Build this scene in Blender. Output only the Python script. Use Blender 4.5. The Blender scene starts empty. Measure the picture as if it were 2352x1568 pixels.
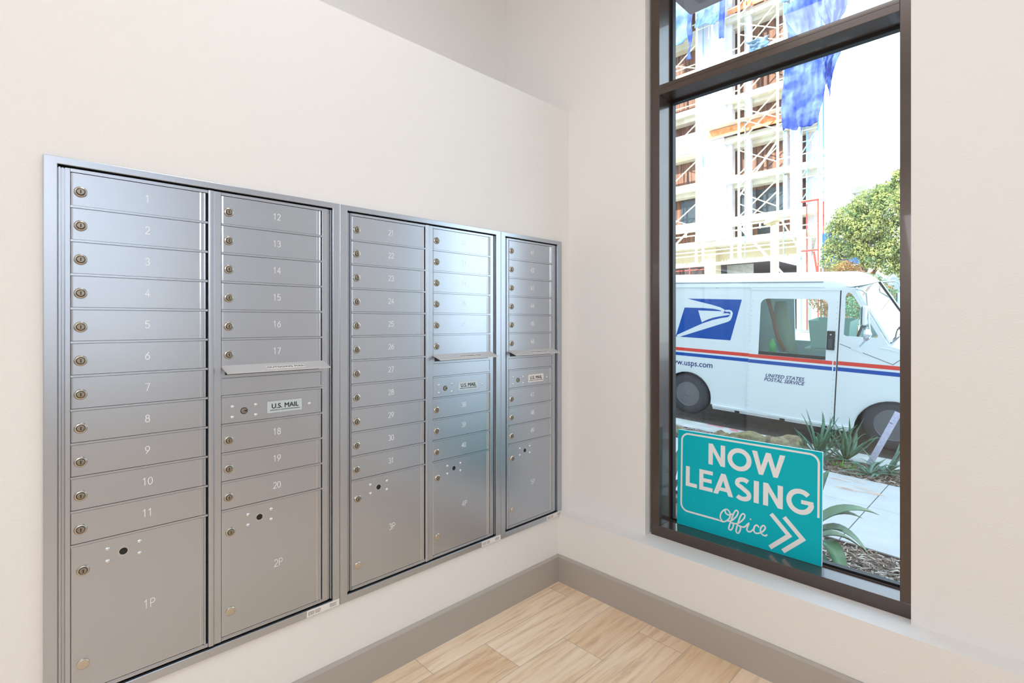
import bpy, bmesh, math, random
from mathutils import Vector, Matrix, noise
from mathutils.geometry import tessellate_polygon
random.seed(11)
sc = bpy.context.scene
COL = sc.collection
CAMX, CAMY, H = 1.797, -2.198, 1.385
TH = math.atan2(1202, 1176)
PI = math.pi

# ------------------------------------------------------------------ materials
def srgb(r, g, b):
    f = lambda c: (c/255/12.92) if c/255 <= .04045 else ((c/255+.055)/1.055)**2.4
    return (f(r), f(g), f(b), 1)
def mat(name, col, rough=.5, metal=0., spec=.5, bump=None, var=None, coat=0., alpha=None):
    m = bpy.data.materials.new(name); m.use_nodes = True
    nt = m.node_tree; n = nt.nodes; l = nt.links
    p = n['Principled BSDF']
    p.inputs['Base Color'].default_value = col
    p.inputs['Roughness'].default_value = rough
    p.inputs['Metallic'].default_value = metal
    p.inputs['Specular IOR Level'].default_value = spec
    p.inputs['Coat Weight'].default_value = coat
    tc = n.new('ShaderNodeTexCoord')
    if bump:
        sc_, st, dist = bump
        t = n.new('ShaderNodeTexNoise'); t.inputs['Scale'].default_value = sc_; t.inputs['Detail'].default_value = 4
        b = n.new('ShaderNodeBump'); b.inputs['Strength'].default_value = st; b.inputs['Distance'].default_value = dist
        l.new(tc.outputs['Object'], t.inputs['Vector']); l.new(t.outputs['Fac'], b.inputs['Height']); l.new(b.outputs['Normal'], p.inputs['Normal'])
    if var:
        vs, col2, det = var
        t = n.new('ShaderNodeTexNoise'); t.inputs['Scale'].default_value = vs; t.inputs['Detail'].default_value = det
        r = n.new('ShaderNodeValToRGB'); r.color_ramp.elements[0].position = .35; r.color_ramp.elements[1].position = .65
        r.color_ramp.elements[0].color = col; r.color_ramp.elements[1].color = col2
        l.new(tc.outputs['Object'], t.inputs['Vector']); l.new(t.outputs['Fac'], r.inputs['Fac']); l.new(r.outputs['Color'], p.inputs['Base Color'])
    return m
def glass(name, tint=(1, 1, 1, 1), refl=1.0, rough=0.0):
    m = bpy.data.materials.new(name); m.use_nodes = True
    nt = m.node_tree; n = nt.nodes; l = nt.links; n.clear()
    o = n.new('ShaderNodeOutputMaterial'); mx = n.new('ShaderNodeMixShader'); t = n.new('ShaderNodeBsdfTransparent'); g = n.new('ShaderNodeBsdfGlossy')
    fr = n.new('ShaderNodeFresnel')
    ge = n.new('ShaderNodeNewGeometry'); io = n.new('ShaderNodeMath'); io.operation = 'MULTIPLY_ADD'; io.inputs[1].default_value = 1/1.5-1.5; io.inputs[2].default_value = 1.5
    l.new(ge.outputs['Backfacing'], io.inputs[0]); l.new(io.outputs[0], fr.inputs['IOR'])   # thin pane: same reflectance on both faces
    mu = n.new('ShaderNodeMath'); mu.operation = 'MULTIPLY'; mu.use_clamp = True; mu.inputs[1].default_value = refl
    t.inputs['Color'].default_value = tint; g.inputs['Roughness'].default_value = rough
    l.new(fr.outputs[0], mu.inputs[0]); l.new(mu.outputs[0], mx.inputs[0]); l.new(t.outputs[0], mx.inputs[1]); l.new(g.outputs[0], mx.inputs[2]); l.new(mx.outputs[0], o.inputs[0])
    return m
def translucent(name, col, tr=.5, transp=.0, var=None):
    m = bpy.data.materials.new(name); m.use_nodes = True
    nt = m.node_tree; n = nt.nodes; l = nt.links; n.clear()
    o = n.new('ShaderNodeOutputMaterial'); mx = n.new('ShaderNodeMixShader'); d = n.new('ShaderNodeBsdfDiffuse'); t = n.new('ShaderNodeBsdfTranslucent')
    d.inputs[0].default_value = col; t.inputs[0].default_value = col; mx.inputs[0].default_value = tr
    if var:
        tc = n.new('ShaderNodeTexCoord'); tx = n.new('ShaderNodeTexNoise'); tx.inputs['Scale'].default_value = var[0]; tx.inputs['Detail'].default_value = 4
        r = n.new('ShaderNodeValToRGB'); r.color_ramp.elements[0].position = .4; r.color_ramp.elements[1].position = .62
        r.color_ramp.elements[0].color = col; r.color_ramp.elements[1].color = var[1]
        l.new(tc.outputs['Object'], tx.inputs['Vector']); l.new(tx.outputs['Fac'], r.inputs['Fac']); l.new(r.outputs[0], d.inputs[0]); l.new(r.outputs[0], t.inputs[0])
    l.new(d.outputs[0], mx.inputs[1]); l.new(t.outputs[0], mx.inputs[2])
    if transp:
        m2 = n.new('ShaderNodeMixShader'); tp = n.new('ShaderNodeBsdfTransparent'); m2.inputs[0].default_value = transp
        l.new(mx.outputs[0], m2.inputs[1]); l.new(tp.outputs[0], m2.inputs[2]); l.new(m2.outputs[0], o.inputs[0])
    else: l.new(mx.outputs[0], o.inputs[0])
    return m

M = {}
M['wall'] = mat('wall_paint', srgb(231, 229, 227), .62, bump=(150, .35, .004))
M['base'] = mat('baseboard_paint', srgb(172, 165, 158), .4)
M['ceil'] = mat('ceiling_paint', srgb(235, 232, 228), .7)
def metal_mat():
    m = mat('powder_coated_aluminium', srgb(186, 193, 203), .30, .93, .5)
    n = m.node_tree.nodes; l = m.node_tree.links; p = n['Principled BSDF']
    tc = n.new('ShaderNodeTexCoord'); t = n.new('ShaderNodeTexNoise'); t.inputs['Scale'].default_value = 900; t.inputs['Detail'].default_value = 1
    b = n.new('ShaderNodeBump'); b.inputs['Strength'].default_value = .12; b.inputs['Distance'].default_value = .0004
    l.new(tc.outputs['Object'], t.inputs[0]); l.new(t.outputs['Fac'], b.inputs['Height']); l.new(b.outputs[0], p.inputs['Normal'])
    return m
M['metal'] = metal_mat()
M['housing'] = mat('dark_housing', srgb(38, 42, 48), .6, .3)
M['lock'] = mat('nickel_lock', srgb(196, 190, 178), .27, .9)
M['plug'] = mat('nickel_lock_plug', srgb(150, 142, 130), .35, .9)
M['keyway'] = mat('keyway_black', srgb(30, 26, 22), .6)
M['rivet'] = mat('rivet_aluminium', srgb(215, 220, 224), .25, .7)
M['black'] = mat('black_hole', srgb(18, 20, 24), .3)
M['engrave'] = mat('engraved_number', srgb(244, 246, 248), .6)
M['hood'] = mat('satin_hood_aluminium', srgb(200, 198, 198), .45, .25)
M['decal'] = mat('silver_decal', srgb(196, 210, 216), .4, .2)
M['decalw'] = mat('white_decal', srgb(226, 222, 220), .5)
M['ink'] = mat('black_ink', srgb(22, 22, 26), .6)
M['inkbrown'] = mat('brown_ink', srgb(96, 76, 62), .6)
M['frame'] = mat('bronze_window_frame', srgb(72, 57, 49), .26, .30, .8, coat=.5)
M['gasket'] = mat('black_gasket', srgb(14, 14, 16), .5)
M['glass'] = glass('window_glass', (.93, .985, 1, 1), 1.0)
M['solarglass'] = glass('tinted_solar_glass', (.74, .77, .80, 1), 1.0)
M['teal'] = mat('teal_sign_face', srgb(0, 182, 198), .6, 0, .2)
M['signedge'] = mat('white_foam_board', srgb(225, 240, 242), .6)
M['signwhite'] = mat('sign_white_print', srgb(236, 236, 238), .45)
M['van'] = mat('van_white_paint', srgb(226, 234, 238), .32, 0, .5, coat=.2)
M['vaninner'] = mat('van_interior_grey', srgb(184, 204, 200), .6)
M['vanred'] = mat('van_red_stripe', srgb(222, 56, 40), .4)
M['vanblue'] = mat('van_blue_stripe', srgb(0, 78, 168), .55, 0, .2)
M['vanglass'] = glass('van_glass', (.86, .96, .95, 1), 1.2)
M['windshield'] = glass('van_windshield_glass', (.85, .9, .88, 1), 2.0)
M['tan'] = mat('tan_reflection_tint', srgb(236, 186, 132), .7)  # orange windscreen reflection put into the colour of two cabin panels
M['tyre'] = mat('tyre_rubber', srgb(72, 74, 80), .8)
M['rim'] = mat('steel_rim', srgb(120, 122, 128), .5, .3)
M['vanblack'] = mat('van_black_trim', srgb(30, 30, 32), .5)
M['chrome'] = mat('mirror_chrome', srgb(205, 215, 222), .15, .9)
M['seat'] = mat('van_seat_fabric', srgb(160, 168, 148), .85)
M['belt'] = mat('orange_belt', srgb(150, 84, 58), .8)
M['tub'] = mat('mail_tub_plastic', srgb(206, 232, 226), .5)
M['bottle'] = mat('green_bottle', srgb(70, 180, 90), .3)
M['concrete'] = mat('sidewalk_concrete', srgb(180, 180, 178), .85, var=(3, srgb(168, 168, 166), 6), bump=(60, .1, .01))
M['curb'] = mat('curb_concrete', srgb(200, 200, 196), .85, var=(5, srgb(178, 178, 172), 6))
M['asphalt'] = mat('asphalt', srgb(98, 96, 100), .9, var=(8, srgb(116, 112, 112), 8), bump=(80, .3, .01))
M['soil'] = mat('mulch_base_soil', srgb(92, 76, 66), .95, var=(40, srgb(140, 122, 108), 6), bump=(60, .6, .02))
M['orangepaint'] = mat('orange_marking_paint', srgb(214, 180, 158), .8)
M['redpaint'] = mat('faded_red_curb_paint', srgb(214, 132, 138), .8)
M['rock'] = mat('boulder_stone', srgb(112, 94, 80), .95, var=(14, srgb(150, 140, 104), 8), bump=(25, .8, .03))
M['rock2'] = mat('mossy_stone', srgb(150, 138, 96), .95, var=(10, srgb(110, 104, 78), 8), bump=(25, .8, .03))
M['stake'] = mat('painted_stake', srgb(214, 214, 236), .7, var=(60, srgb(190, 190, 220), 4))
M['aloe'] = mat('aloe_leaf', srgb(66, 112, 84), .45, var=(9, srgb(104, 142, 116), 3))
M['agave'] = mat('agave_leaf', srgb(92, 128, 84), .4, var=(5, srgb(70, 110, 84), 3))
M['greyaloe'] = mat('grey_aloe_leaf', srgb(110, 148, 130), .5, var=(9, srgb(82, 118, 98), 3))
M['weed'] = mat('weed_leaf', srgb(110, 170, 60), .5)
M['stucco'] = mat('white_sheathing', srgb(226, 226, 232), .8, var=(1.2, srgb(212, 210, 222), 4))
M['slab'] = mat('concrete_slab_edge', srgb(222, 218, 206), .85, var=(1.5, srgb(206, 198, 178), 4))
M['podium'] = mat('beige_podium_wall', srgb(206, 192, 160), .85)
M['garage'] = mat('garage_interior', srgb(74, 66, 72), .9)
def wood_studs():
    m = mat('plywood_studs', srgb(140, 88, 66), .85)
    n = m.node_tree.nodes; l = m.node_tree.links; p = n['Principled BSDF']
    tc = n.new('ShaderNodeTexCoord'); mp = n.new('ShaderNodeMapping'); mp.inputs['Scale'].default_value = (4.5, 4.5, .25)
    t = n.new('ShaderNodeTexNoise'); t.inputs['Scale'].default_value = 1.5; t.inputs['Detail'].default_value = 5
    r = n.new('ShaderNodeValToRGB'); e = r.color_ramp.elements
    e[0].position = .35; e[0].color = srgb(78, 56, 54); e[1].position = .70; e[1].color = srgb(150, 106, 84)
    l.new(tc.outputs['Object'], mp.inputs[0]); l.new(mp.outputs[0], t.inputs[0]); l.new(t.outputs['Fac'], r.inputs[0]); l.new(r.outputs[0], p.inputs['Base Color'])
    return m
M['ply'] = wood_studs()
M['orangeply'] = mat('orange_formwork', srgb(226, 122, 70), .8, var=(3, srgb(240, 168, 120), 3))
M['scaf'] = mat('scaffold_cream_paint', srgb(228, 222, 190), .5)
M['scafred'] = mat('scaffold_red_paint', srgb(176, 62, 54), .5)
M['scafblue'] = mat('scaffold_blue_steel', srgb(140, 178, 200), .5, .3)
M['tarp'] = translucent('blue_tarp', srgb(66, 88, 184), .4, .10, (0.9, srgb(128, 150, 206)))
M['paletarp'] = translucent('pale_blue_tarp', srgb(112, 146, 180), .45, .1, (0.7, srgb(168, 188, 204)))
M['fencecloth'] = mat('blue_fence_cloth', srgb(40, 96, 178), .9)
M['bark'] = mat('tree_bark', srgb(120, 98, 82), .9, bump=(12, .6, .03))
M['leaf'] = translucent('sunlit_leaf', srgb(172, 176, 112), .35, 0, (2.6, srgb(104, 126, 88)))
M['drybrush'] = translucent('dry_brush', srgb(168, 124, 84), .3, 0, (2.5, srgb(120, 96, 70)))
M['brownfence'] = mat('brown_board_fence', srgb(104, 78, 62), .9)
M['house'] = mat('pale_green_siding', srgb(196, 212, 200), .8)
M['houseroof'] = mat('tan_stucco', srgb(200, 186, 160), .85)
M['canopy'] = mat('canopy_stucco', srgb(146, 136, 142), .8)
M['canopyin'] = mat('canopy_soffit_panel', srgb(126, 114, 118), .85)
M['exterior'] = mat('exterior_stucco', srgb(206, 200, 192), .85)
M['lampmetal'] = mat('street_lamp_paint', srgb(222, 206, 158), .6)
M['bluesteel'] = mat('dark_bluish_glass', srgb(60, 70, 78), .2, .3)

def floor_mat():
    m = bpy.data.materials.new('wood_look_tile'); m.use_nodes = True
    nt = m.node_tree; n = nt.nodes; l = nt.links; p = n['Principled BSDF']
    def math_(op, a, b=None, c=None):
        x = n.new('ShaderNodeMath'); x.operation = op
        for i, v in enumerate((a, b, c)):
            if v is None: continue
            if isinstance(v, (int, float)): x.inputs[i].default_value = v
            else: l.new(v, x.inputs[i])
        return x.outputs[0]
    tc = n.new('ShaderNodeTexCoord'); sp = n.new('ShaderNodeSeparateXYZ'); l.new(tc.outputs['Object'], sp.inputs[0])
    X, Y = sp.outputs[0], sp.outputs[1]
    rx = math_('DIVIDE', math_('SUBTRACT', X, -.071), .209)      # row 0 ends at x=.138
    row = math_('FLOOR', rx); fx = math_('FRACT', rx)
    jy = math_('ADD', math_('MULTIPLY', row, .273), -1.01)
    ry = math_('DIVIDE', math_('SUBTRACT', Y, jy), .822)
    ci = math_('FLOOR', ry); fy = math_('FRACT', ry)
    ex = math_('MINIMUM', fx, math_('SUBTRACT', 1, fx)); ey = math_('MINIMUM', fy, math_('SUBTRACT', 1, fy))
    gx = math_('LESS_THAN', ex, .0065); gy = math_('LESS_THAN', ey, .0018)
    g = math_('MAXIMUM', gx, gy)
    cv = n.new('ShaderNodeCombineXYZ'); l.new(row, cv.inputs[0]); l.new(ci, cv.inputs[1])
    wn = n.new('ShaderNodeTexWhiteNoise'); l.new(cv.outputs[0], wn.inputs[0])
    # grain coordinates shifted per plank
    off = n.new('ShaderNodeVectorMath'); off.operation = 'SCALE'; l.new(wn.outputs['Color'], off.inputs[0]); off.inputs['Scale'].default_value = 9
    ad = n.new('ShaderNodeVectorMath'); l.new(tc.outputs['Object'], ad.inputs[0]); l.new(off.outputs[0], ad.inputs[1])
    mp = n.new('ShaderNodeMapping'); mp.inputs['Scale'].default_value = (34, 2.8, 1); l.new(ad.outputs[0], mp.inputs[0])
    t1 = n.new('ShaderNodeTexNoise'); t1.inputs['Scale'].default_value = 1.0; t1.inputs['Detail'].default_value = 8; t1.inputs['Roughness'].default_value = .62; t1.inputs['Distortion'].default_value = .8
    l.new(mp.outputs[0], t1.inputs[0])
    mp2 = n.new('ShaderNodeMapping'); mp2.inputs['Scale'].default_value = (6, 1.6, 1); l.new(ad.outputs[0], mp2.inputs[0])
    t2 = n.new('ShaderNodeTexNoise'); t2.inputs['Scale'].default_value = 1.1; t2.inputs['Detail'].default_value = 3; l.new(mp2.outputs[0], t2.inputs[0])
    r1 = n.new('ShaderNodeValToRGB'); e = r1.color_ramp.elements
    e[0].position = .28; e[0].color = srgb(206, 178, 152); e[1].position = .74; e[1].color = srgb(248, 232, 210)
    k = e.new(.5); k.color = srgb(238, 216, 190)
    l.new(t1.outputs['Fac'], r1.inputs[0])
    mix = n.new('ShaderNodeMix'); mix.data_type = 'RGBA'; mix.blend_type = 'MULTIPLY'; mix.inputs[0].default_value = .8
    r2 = n.new('ShaderNodeValToRGB'); r2.color_ramp.elements[0].position = .3; r2.color_ramp.elements[0].color = (.90, .82, .74, 1); r2.color_ramp.elements[1].position = .65; r2.color_ramp.elements[1].color = (1, 1, 1, 1)
    l.new(t2.outputs['Fac'], r2.inputs[0]); l.new(r1.outputs[0], mix.inputs[6]); l.new(r2.outputs[0], mix.inputs[7])
    hs = n.new('ShaderNodeHueSaturation'); l.new(mix.outputs[2], hs.inputs['Color'])
    l.new(math_('ADD', math_('MULTIPLY', wn.outputs['Value'], .20), .96), hs.inputs['Value'])
    l.new(math_('ADD', math_('MULTIPLY', wn.outputs['Value'], -.35), 1.22), hs.inputs['Saturation'])
    m3 = n.new('ShaderNodeMix'); m3.data_type = 'RGBA'; l.new(g, m3.inputs[0]); l.new(hs.outputs[0], m3.inputs[6]); m3.inputs[7].default_value = srgb(186, 170, 152)
    l.new(m3.outputs[2], p.inputs['Base Color']); p.inputs['Roughness'].default_value = .42
    b = n.new('ShaderNodeBump'); b.inputs['Strength'].default_value = .3; b.inputs['Distance'].default_value = .001
    l.new(math_('SUBTRACT', t1.outputs['Fac'], math_('MULTIPLY', g, 1.5)), b.inputs['Height']); l.new(b.outputs[0], p.inputs['Normal'])
    return m
M['floor'] = floor_mat()

# ------------------------------------------------------------------ mesh builder
class MB:
    def __init__(s): s.v = []; s.f = []; s.mi = []; s.cur = 0; s.sm = []; s.smooth = False
    def add(s, vs, fs):
        o = len(s.v); s.v += [tuple(v) for v in vs]
        for f in fs: s.f.append([i+o for i in f]); s.mi.append(s.cur); s.sm.append(s.smooth)
        return s
    def box(s, x0, x1, y0, y1, z0, z1):
        v = [(x0, y0, z0), (x1, y0, z0), (x1, y1, z0), (x0, y1, z0), (x0, y0, z1), (x1, y0, z1), (x1, y1, z1), (x0, y1, z1)]
        return s.add(v, [(0, 3, 2, 1), (4, 5, 6, 7), (0, 1, 5, 4), (1, 2, 6, 5), (2, 3, 7, 6), (3, 0, 4, 7)])
    def plate(s, outer, d0, d1, holes=(), ax='y'):
        """outer/holes 2-D loops; ax = axis of the thickness (x: (y,z) loops, y: (x,z) loops, z: (x,y) loops)"""
        loops = [list(outer)] + [list(h) for h in holes]
        tri = tessellate_polygon([[Vector((a, b, 0)) for a, b in lp] for lp in loops])
        flat = [p for lp in loops for p in lp]; n = len(flat)
        def P3(a, b, d): return {'x': (d, a, b), 'y': (a, d, b), 'z': (a, b, d)}[ax]
        vs = [P3(a, b, d0) for a, b in flat] + [P3(a, b, d1) for a, b in flat]
        fs = [tuple(t) for t in tri] + [tuple(i+n for i in reversed(t)) for t in tri]
        o = 0
        for lp in loops:
            k = len(lp)
            for i in range(k):
                j = (i+1) % k; fs.append((o+i, o+j, o+j+n, o+i+n))
            o += k
        return s.add(vs, fs)
    def tube(s, pts, r, n=8, caps=True):
        pts = [Vector(p) for p in pts]; rs = r if isinstance(r, (list, tuple)) else [r]*len(pts)
        vs = []; fs = []; up = None
        for i, p in enumerate(pts):
            d = (pts[min(i+1, len(pts)-1)] - pts[max(i-1, 0)]).normalized()
            if up is None:
                up = Vector((0, 0, 1)) if abs(d.z) < .9 else Vector((1, 0, 0))
            a = d.cross(up).normalized(); b = a.cross(d).normalized(); up = b
            for k in range(n):
                t = 2*PI*k/n; vs.append(p + (a*math.cos(t) + b*math.sin(t))*rs[i])
        for i in range(len(pts)-1):
            for k in range(n):
                k2 = (k+1) % n; fs.append((i*n+k, i*n+k2, (i+1)*n+k2, (i+1)*n+k))
        if caps: fs += [tuple(range(n-1, -1, -1)), tuple(range((len(pts)-1)*n, len(pts)*n))]
        return s.add(vs, fs)
    def lathe(s, prof, o=(0, 0, 0), ax=(1, 0, 0), n=24, caps=True):
        ax = Vector(ax).normalized(); u = ax.orthogonal().normalized(); w = ax.cross(u); o = Vector(o)
        vs = []; fs = []
        for r, h in prof:
            for k in range(n):
                t = 2*PI*k/n; vs.append(o + ax*h + (u*math.cos(t)+w*math.sin(t))*max(r, 1e-5))
        for i in range(len(prof)-1):
            for k in range(n):
                k2 = (k+1) % n; fs.append((i*n+k, i*n+k2, (i+1)*n+k2, (i+1)*n+k))
        if caps: fs += [tuple(range(n-1, -1, -1)), tuple(range((len(prof)-1)*n, len(prof)*n))]
        return s.add(vs, fs)
    def build(s, name, m, parent=None, loc=None, bevel=0, recalc=True, merge=False):
        me = bpy.data.meshes.new(name); me.from_pydata(s.v, [], s.f)
        ms = m if isinstance(m, (list, tuple)) else [m]
        for x in ms: me.materials.append(M[x] if isinstance(x, str) else x)
        for i, p in enumerate(me.polygons): p.material_index = min(s.mi[i], len(ms)-1); p.use_smooth = s.sm[i]
        if recalc or merge:
            b = bmesh.new(); b.from_mesh(me)
            if merge: bmesh.ops.remove_doubles(b, verts=b.verts, dist=1e-5)
            if recalc: bmesh.ops.recalc_face_normals(b, faces=b.faces)
            b.to_mesh(me); b.free()
        return link(name, me, parent, loc, bevel)
def link(name, me, parent=None, loc=None, bevel=0):
    o = bpy.data.objects.new(name, me); COL.objects.link(o)
    if parent is not None: o.parent = parent
    if loc is not None: o.location = loc
    if bevel:
        b = o.modifiers.new('bevel', 'BEVEL'); b.width = bevel; b.segments = 2; b.limit_method = 'ANGLE'; b.angle_limit = .6; b.harden_normals = False
    return o
def tag(o, label, cat, group=None, kind=None):
    o['label'] = label; o['category'] = cat
    if group: o['group'] = group
    if kind: o['kind'] = kind
    return o
def empty(name, loc, label, cat, group=None, rot=(0, 0, 0)):
    o = bpy.data.objects.new(name, None); COL.objects.link(o); o.location = loc; o.rotation_euler = rot
    o.empty_display_size = .1
    return tag(o, label, cat, group)
def struct(o, cat='structure', label=None):
    o['kind'] = 'structure'
    if label: o['label'] = label; o['category'] = cat
    return o
def recentre(o):
    """move a single-mesh thing's origin to its base centre"""
    me = o.data; xs = [v.co for v in me.vertices]
    c = Vector(((min(p.x for p in xs)+max(p.x for p in xs))/2, (min(p.y for p in xs)+max(p.y for p in xs))/2, min(p.z for p in xs)))
    me.transform(Matrix.Translation(-c)); o.location = Vector(o.location) + c
    return o

# ribbon lettering: polylines -> flat strokes of width w with round ends, thickness t along +normal
def ribbon(mb, pts, w, place, t0=0., t1=.0004, closed=False, cap=True):
    """pts 2-D; place(a,b,d) -> 3-D"""
    P = [Vector(p) for p in pts]; n = len(P); L = []; R = []
    for i in range(n):
        if closed: a, b = P[i-1], P[(i+1) % n]
        else: a, b = P[max(i-1, 0)], P[min(i+1, n-1)]
        p = P[i]
        d1 = (p-a).normalized() if (p-a).length > 1e-9 else (b-p).normalized()
        d2 = (b-p).normalized() if (b-p).length > 1e-9 else d1
        t = (d1+d2)
        if t.length < 1e-6: t = d1
        t.normalize(); nn = Vector((-t.y, t.x)); c = max(.45, nn.dot(Vector((-d1.y, d1.x))))
        L.append(p+nn*w/2/c); R.append(p-nn*w/2/c)
    m = n if closed else n-1
    for i in range(m):
        j = (i+1) % n
        q = [L[i], R[i], R[j], L[j]]; t1 = t1+2.5e-6; t0 = t0+2.5e-7
        vs = [place(a.x, a.y, t1) for a in q] + [place(a.x, a.y, t0) for a in q]
        mb.add(vs, [(0, 1, 2, 3), (0, 3, 7, 4), (1, 5, 6, 2)])
    if cap and not closed:
        for c in (P[0], P[-1]):
            k = 10; ring = [(c.x+w/2*math.cos(2*PI*i/k), c.y+w/2*math.sin(2*PI*i/k)) for i in range(k)]
            mb.add([place(a, b, t1*.98) for a, b in ring], [tuple(range(k))])
def arc(cx, cy, rx, ry, a0, a1, n=10):
    return [(cx+rx*math.cos(math.radians(a0+(a1-a0)*i/n)), cy+ry*math.sin(math.radians(a0+(a1-a0)*i/n))) for i in range(n+1)]
# engraved digits, box 0..0.62 wide, 0..1 high
GL = {
 '0': [arc(.31, .5, .31, .5, 90, 450, 18)],
 '1': [[(.08, .80), (.32, 1), (.32, 0)]],
 '2': [arc(.30, .70, .28, .30, 160, -30, 9) + [(.02, 0), (.60, 0)]],
 '3': [[(.04, .88)] + arc(.28, .75, .27, .25, 120, -80, 8) + arc(.30, .26, .30, .26, 75, -150, 10)],
 '4': [[(.46, 0), (.46, 1), (.0, .30), (.62, .30)]],
 '5': [[(.54, 1), (.10, 1), (.05, .55)] + arc(.28, .31, .32, .31, 120, -150, 11)],
 '6': [[(.50, .98), (.16, .62)] + arc(.31, .31, .30, .31, 150, 510, 16)],
 '7': [[(.02, 1), (.60, 1), (.22, 0)]],
 '8': [arc(.31, .76, .24, .24, -90, 270, 14), arc(.31, .27, .30, .27, 90, 450, 16)],
 '9': [[(.12, .02), (.46, .38)] + arc(.31, .69, .30, .31, -30, 330, 16)],
 'P': [[(.06, 0), (.06, 1), (.36, 1)] + arc(.36, .74, .24, .26, 90, -90, 8) + [(.06, .48)]],
}
def number_mesh(txt, h, w):
    mb = MB(); adv = .80*h; K = .80; adv *= K; tot = adv*(len(txt)-1)+.62*h*K; x = -tot/2
    for ch in txt:
        for st in GL[ch]:
            ribbon(mb, [(x+a*h*K, (b-.5)*h) for a, b in st], w, lambda a, b, d: (d, a, b), 0, .0004)
        x += adv
    return mb
def text_mesh(txt, size, align='CENTER', shear=0, bold=0, spacing=1, extr=.0002):
    c = bpy.data.curves.new('lettering', 'FONT'); c.body = txt; c.size = size; c.align_x = align; c.align_y = 'CENTER'
    c.shear = shear; c.space_character = spacing; c.extrude = extr; c.resolution_u = 4
    o = bpy.data.objects.new('lettering', c); me = bpy.data.meshes.new_from_object(o)
    bpy.data.objects.remove(o); bpy.data.curves.remove(c)
    if bold:                                   # heavier strokes: shifted copies of the outline
        b = bmesh.new()
        for k, (dx, dy) in enumerate(((0, 0), (-bold, 0), (bold, 0), (0, bold), (0, -bold))):
            n0 = len(b.verts); b.from_mesh(me); b.verts.ensure_lookup_table()
            for v in b.verts[n0:]: v.co += Vector((dx, dy, k*4e-6))
        b.to_mesh(me); b.free()
    return me
# text lies in XY facing +Z; put it on a wall facing +x (reading along +y) or facing -y (reading along +x)
RX = Matrix(((0, 0, 1, 0), (1, 0, 0, 0), (0, 1, 0, 0), (0, 0, 0, 1)))
RY = Matrix(((1, 0, 0, 0), (0, 0, -1, 0), (0, 1, 0, 0), (0, 0, 0, 1)))
def text_obj(name, txt, size, m, parent, loc, rot, sx=1., **k):
    me = text_mesh(txt, size, **k); me.transform(Matrix.Diagonal((sx, 1, 1, 1))); me.transform(rot); me.materials.append(M[m])
    return link(name, me, parent, loc)

# ------------------------------------------------------------------ the room
CZ = 3.5
mb = MB(); mb.box(-.6, 4.6, -5.6, .0, -.08, 0); struct(mb.build('floor', 'floor'))
mb = MB(); mb.box(-.6, 4.6, -5.6, .25, CZ, CZ+.2); struct(mb.build('ceiling', 'ceil'))
# left wall: furred-out lower part with the mailbox niche, ledge on top, upper wall set back
mb = MB()
NY0, NY1, NZ0, NZ1 = -2.122, -.092, H-1.024, H+.424
mb.plate([(-5.6, 0), (0, 0), (0, 2.54), (-5.6, 2.54)], -.012, 0, holes=[[(NY0, NZ0), (NY1, NZ0), (NY1, NZ1), (NY0, NZ1)]], ax='x')
mb.box(-.5, -.012, -5.6, 0, 2.52, 2.5398)
mb.box(-.62, -.5, -5.6, 0, 0, CZ)
struct(mb.build('wall_left', 'wall'))
# window wall with opening and a low ledge
WX0, WX1, WZ0, WZ1 = .474, 1.500, .340, 3.36
LZ = .353
mb = MB()
mb.plate([(-.62, 0), (4.7, 0), (4.7, CZ), (-.62, CZ)], 0, .20, holes=[[(WX0, WZ0), (WX1, WZ0), (WX1, WZ1), (WX0, WZ1)]], ax='y')
struct(mb.build('wall_back', 'wall'))
mb = MB(); mb.box(0.0, 4.6, -.0925, -.0002, 0, LZ); mb.box(WX0+.0005, WX1-.0005, -.0002, .19, .3402, LZ); struct(mb.build('trim_1', 'wall'))
mb = MB(); mb.plate([(-5.6, 0), (0, 0), (0, CZ), (-5.6, CZ)], 4.6, 4.75, holes=[[(-2.15, .9), (-.95, .9), (-.95, 3.3), (-2.15, 3.3)]], ax='x'); struct(mb.build('wall_right', 'wall'))
mb = MB(); mb.plate([(-2.15, .9), (-.95, .9), (-.95, 3.3), (-2.15, 3.3)], 4.64, 4.72, holes=[[(-2.10, .95), (-1.0, .95), (-1.0, 3.25), (-2.10, 3.25)]], ax='x'); w2 = mb.build('window_2', 'frame'); w2['kind'] = 'structure'
mb = MB(); mb.box(4.68, 4.686, -2.10, -1.0, .95, 3.25); mb.build('window_pane', 'solarglass', w2)
mb = MB(); mb.box(-.62, 4.7, -5.7, -5.6, 0, CZ); struct(mb.build('wall_front', 'wall'))
# baseboards with a small chamfer on top
def baseboard(name, pts, a0, a1, ax):
    mb = MB(); prof = [(0, 0), (.013, 0), (.013, .131), (.006, .141), (0, .141)]
    vs = []
    for a in (a0, a1):
        for d, z in prof: vs.append((pts+d, a, z) if ax == 'y' else (a, pts-d, z))
    n = len(prof); fs = [tuple(range(n)), tuple(range(2*n-1, n-1, -1))] + [(i, (i+1) % n, (i+1) % n+n, i+n) for i in range(n)]
    mb.add(vs, fs); return struct(mb.build(name, 'base'))
baseboard('baseboard_left', 0, -5.6, -.0925, 'y')
baseboard('baseboard_back', -.0925, 0.013, 4.6, 'x')
# the building's own mass above and beside the room (keeps the street side in shade)
mb = MB()
mb.box(-28, 4.75, -10, .20, CZ+.2, 15.5)
mb.box(-28, -.62, .05, .20, -.4, CZ+.2); mb.box(4.7, 26, .05, .20, -.4, CZ+.2)
mb.box(-.62, 4.7, .20, .22, CZ-.05, CZ+.2)
struct(mb.build('exterior_wall', 'exterior'))

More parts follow.
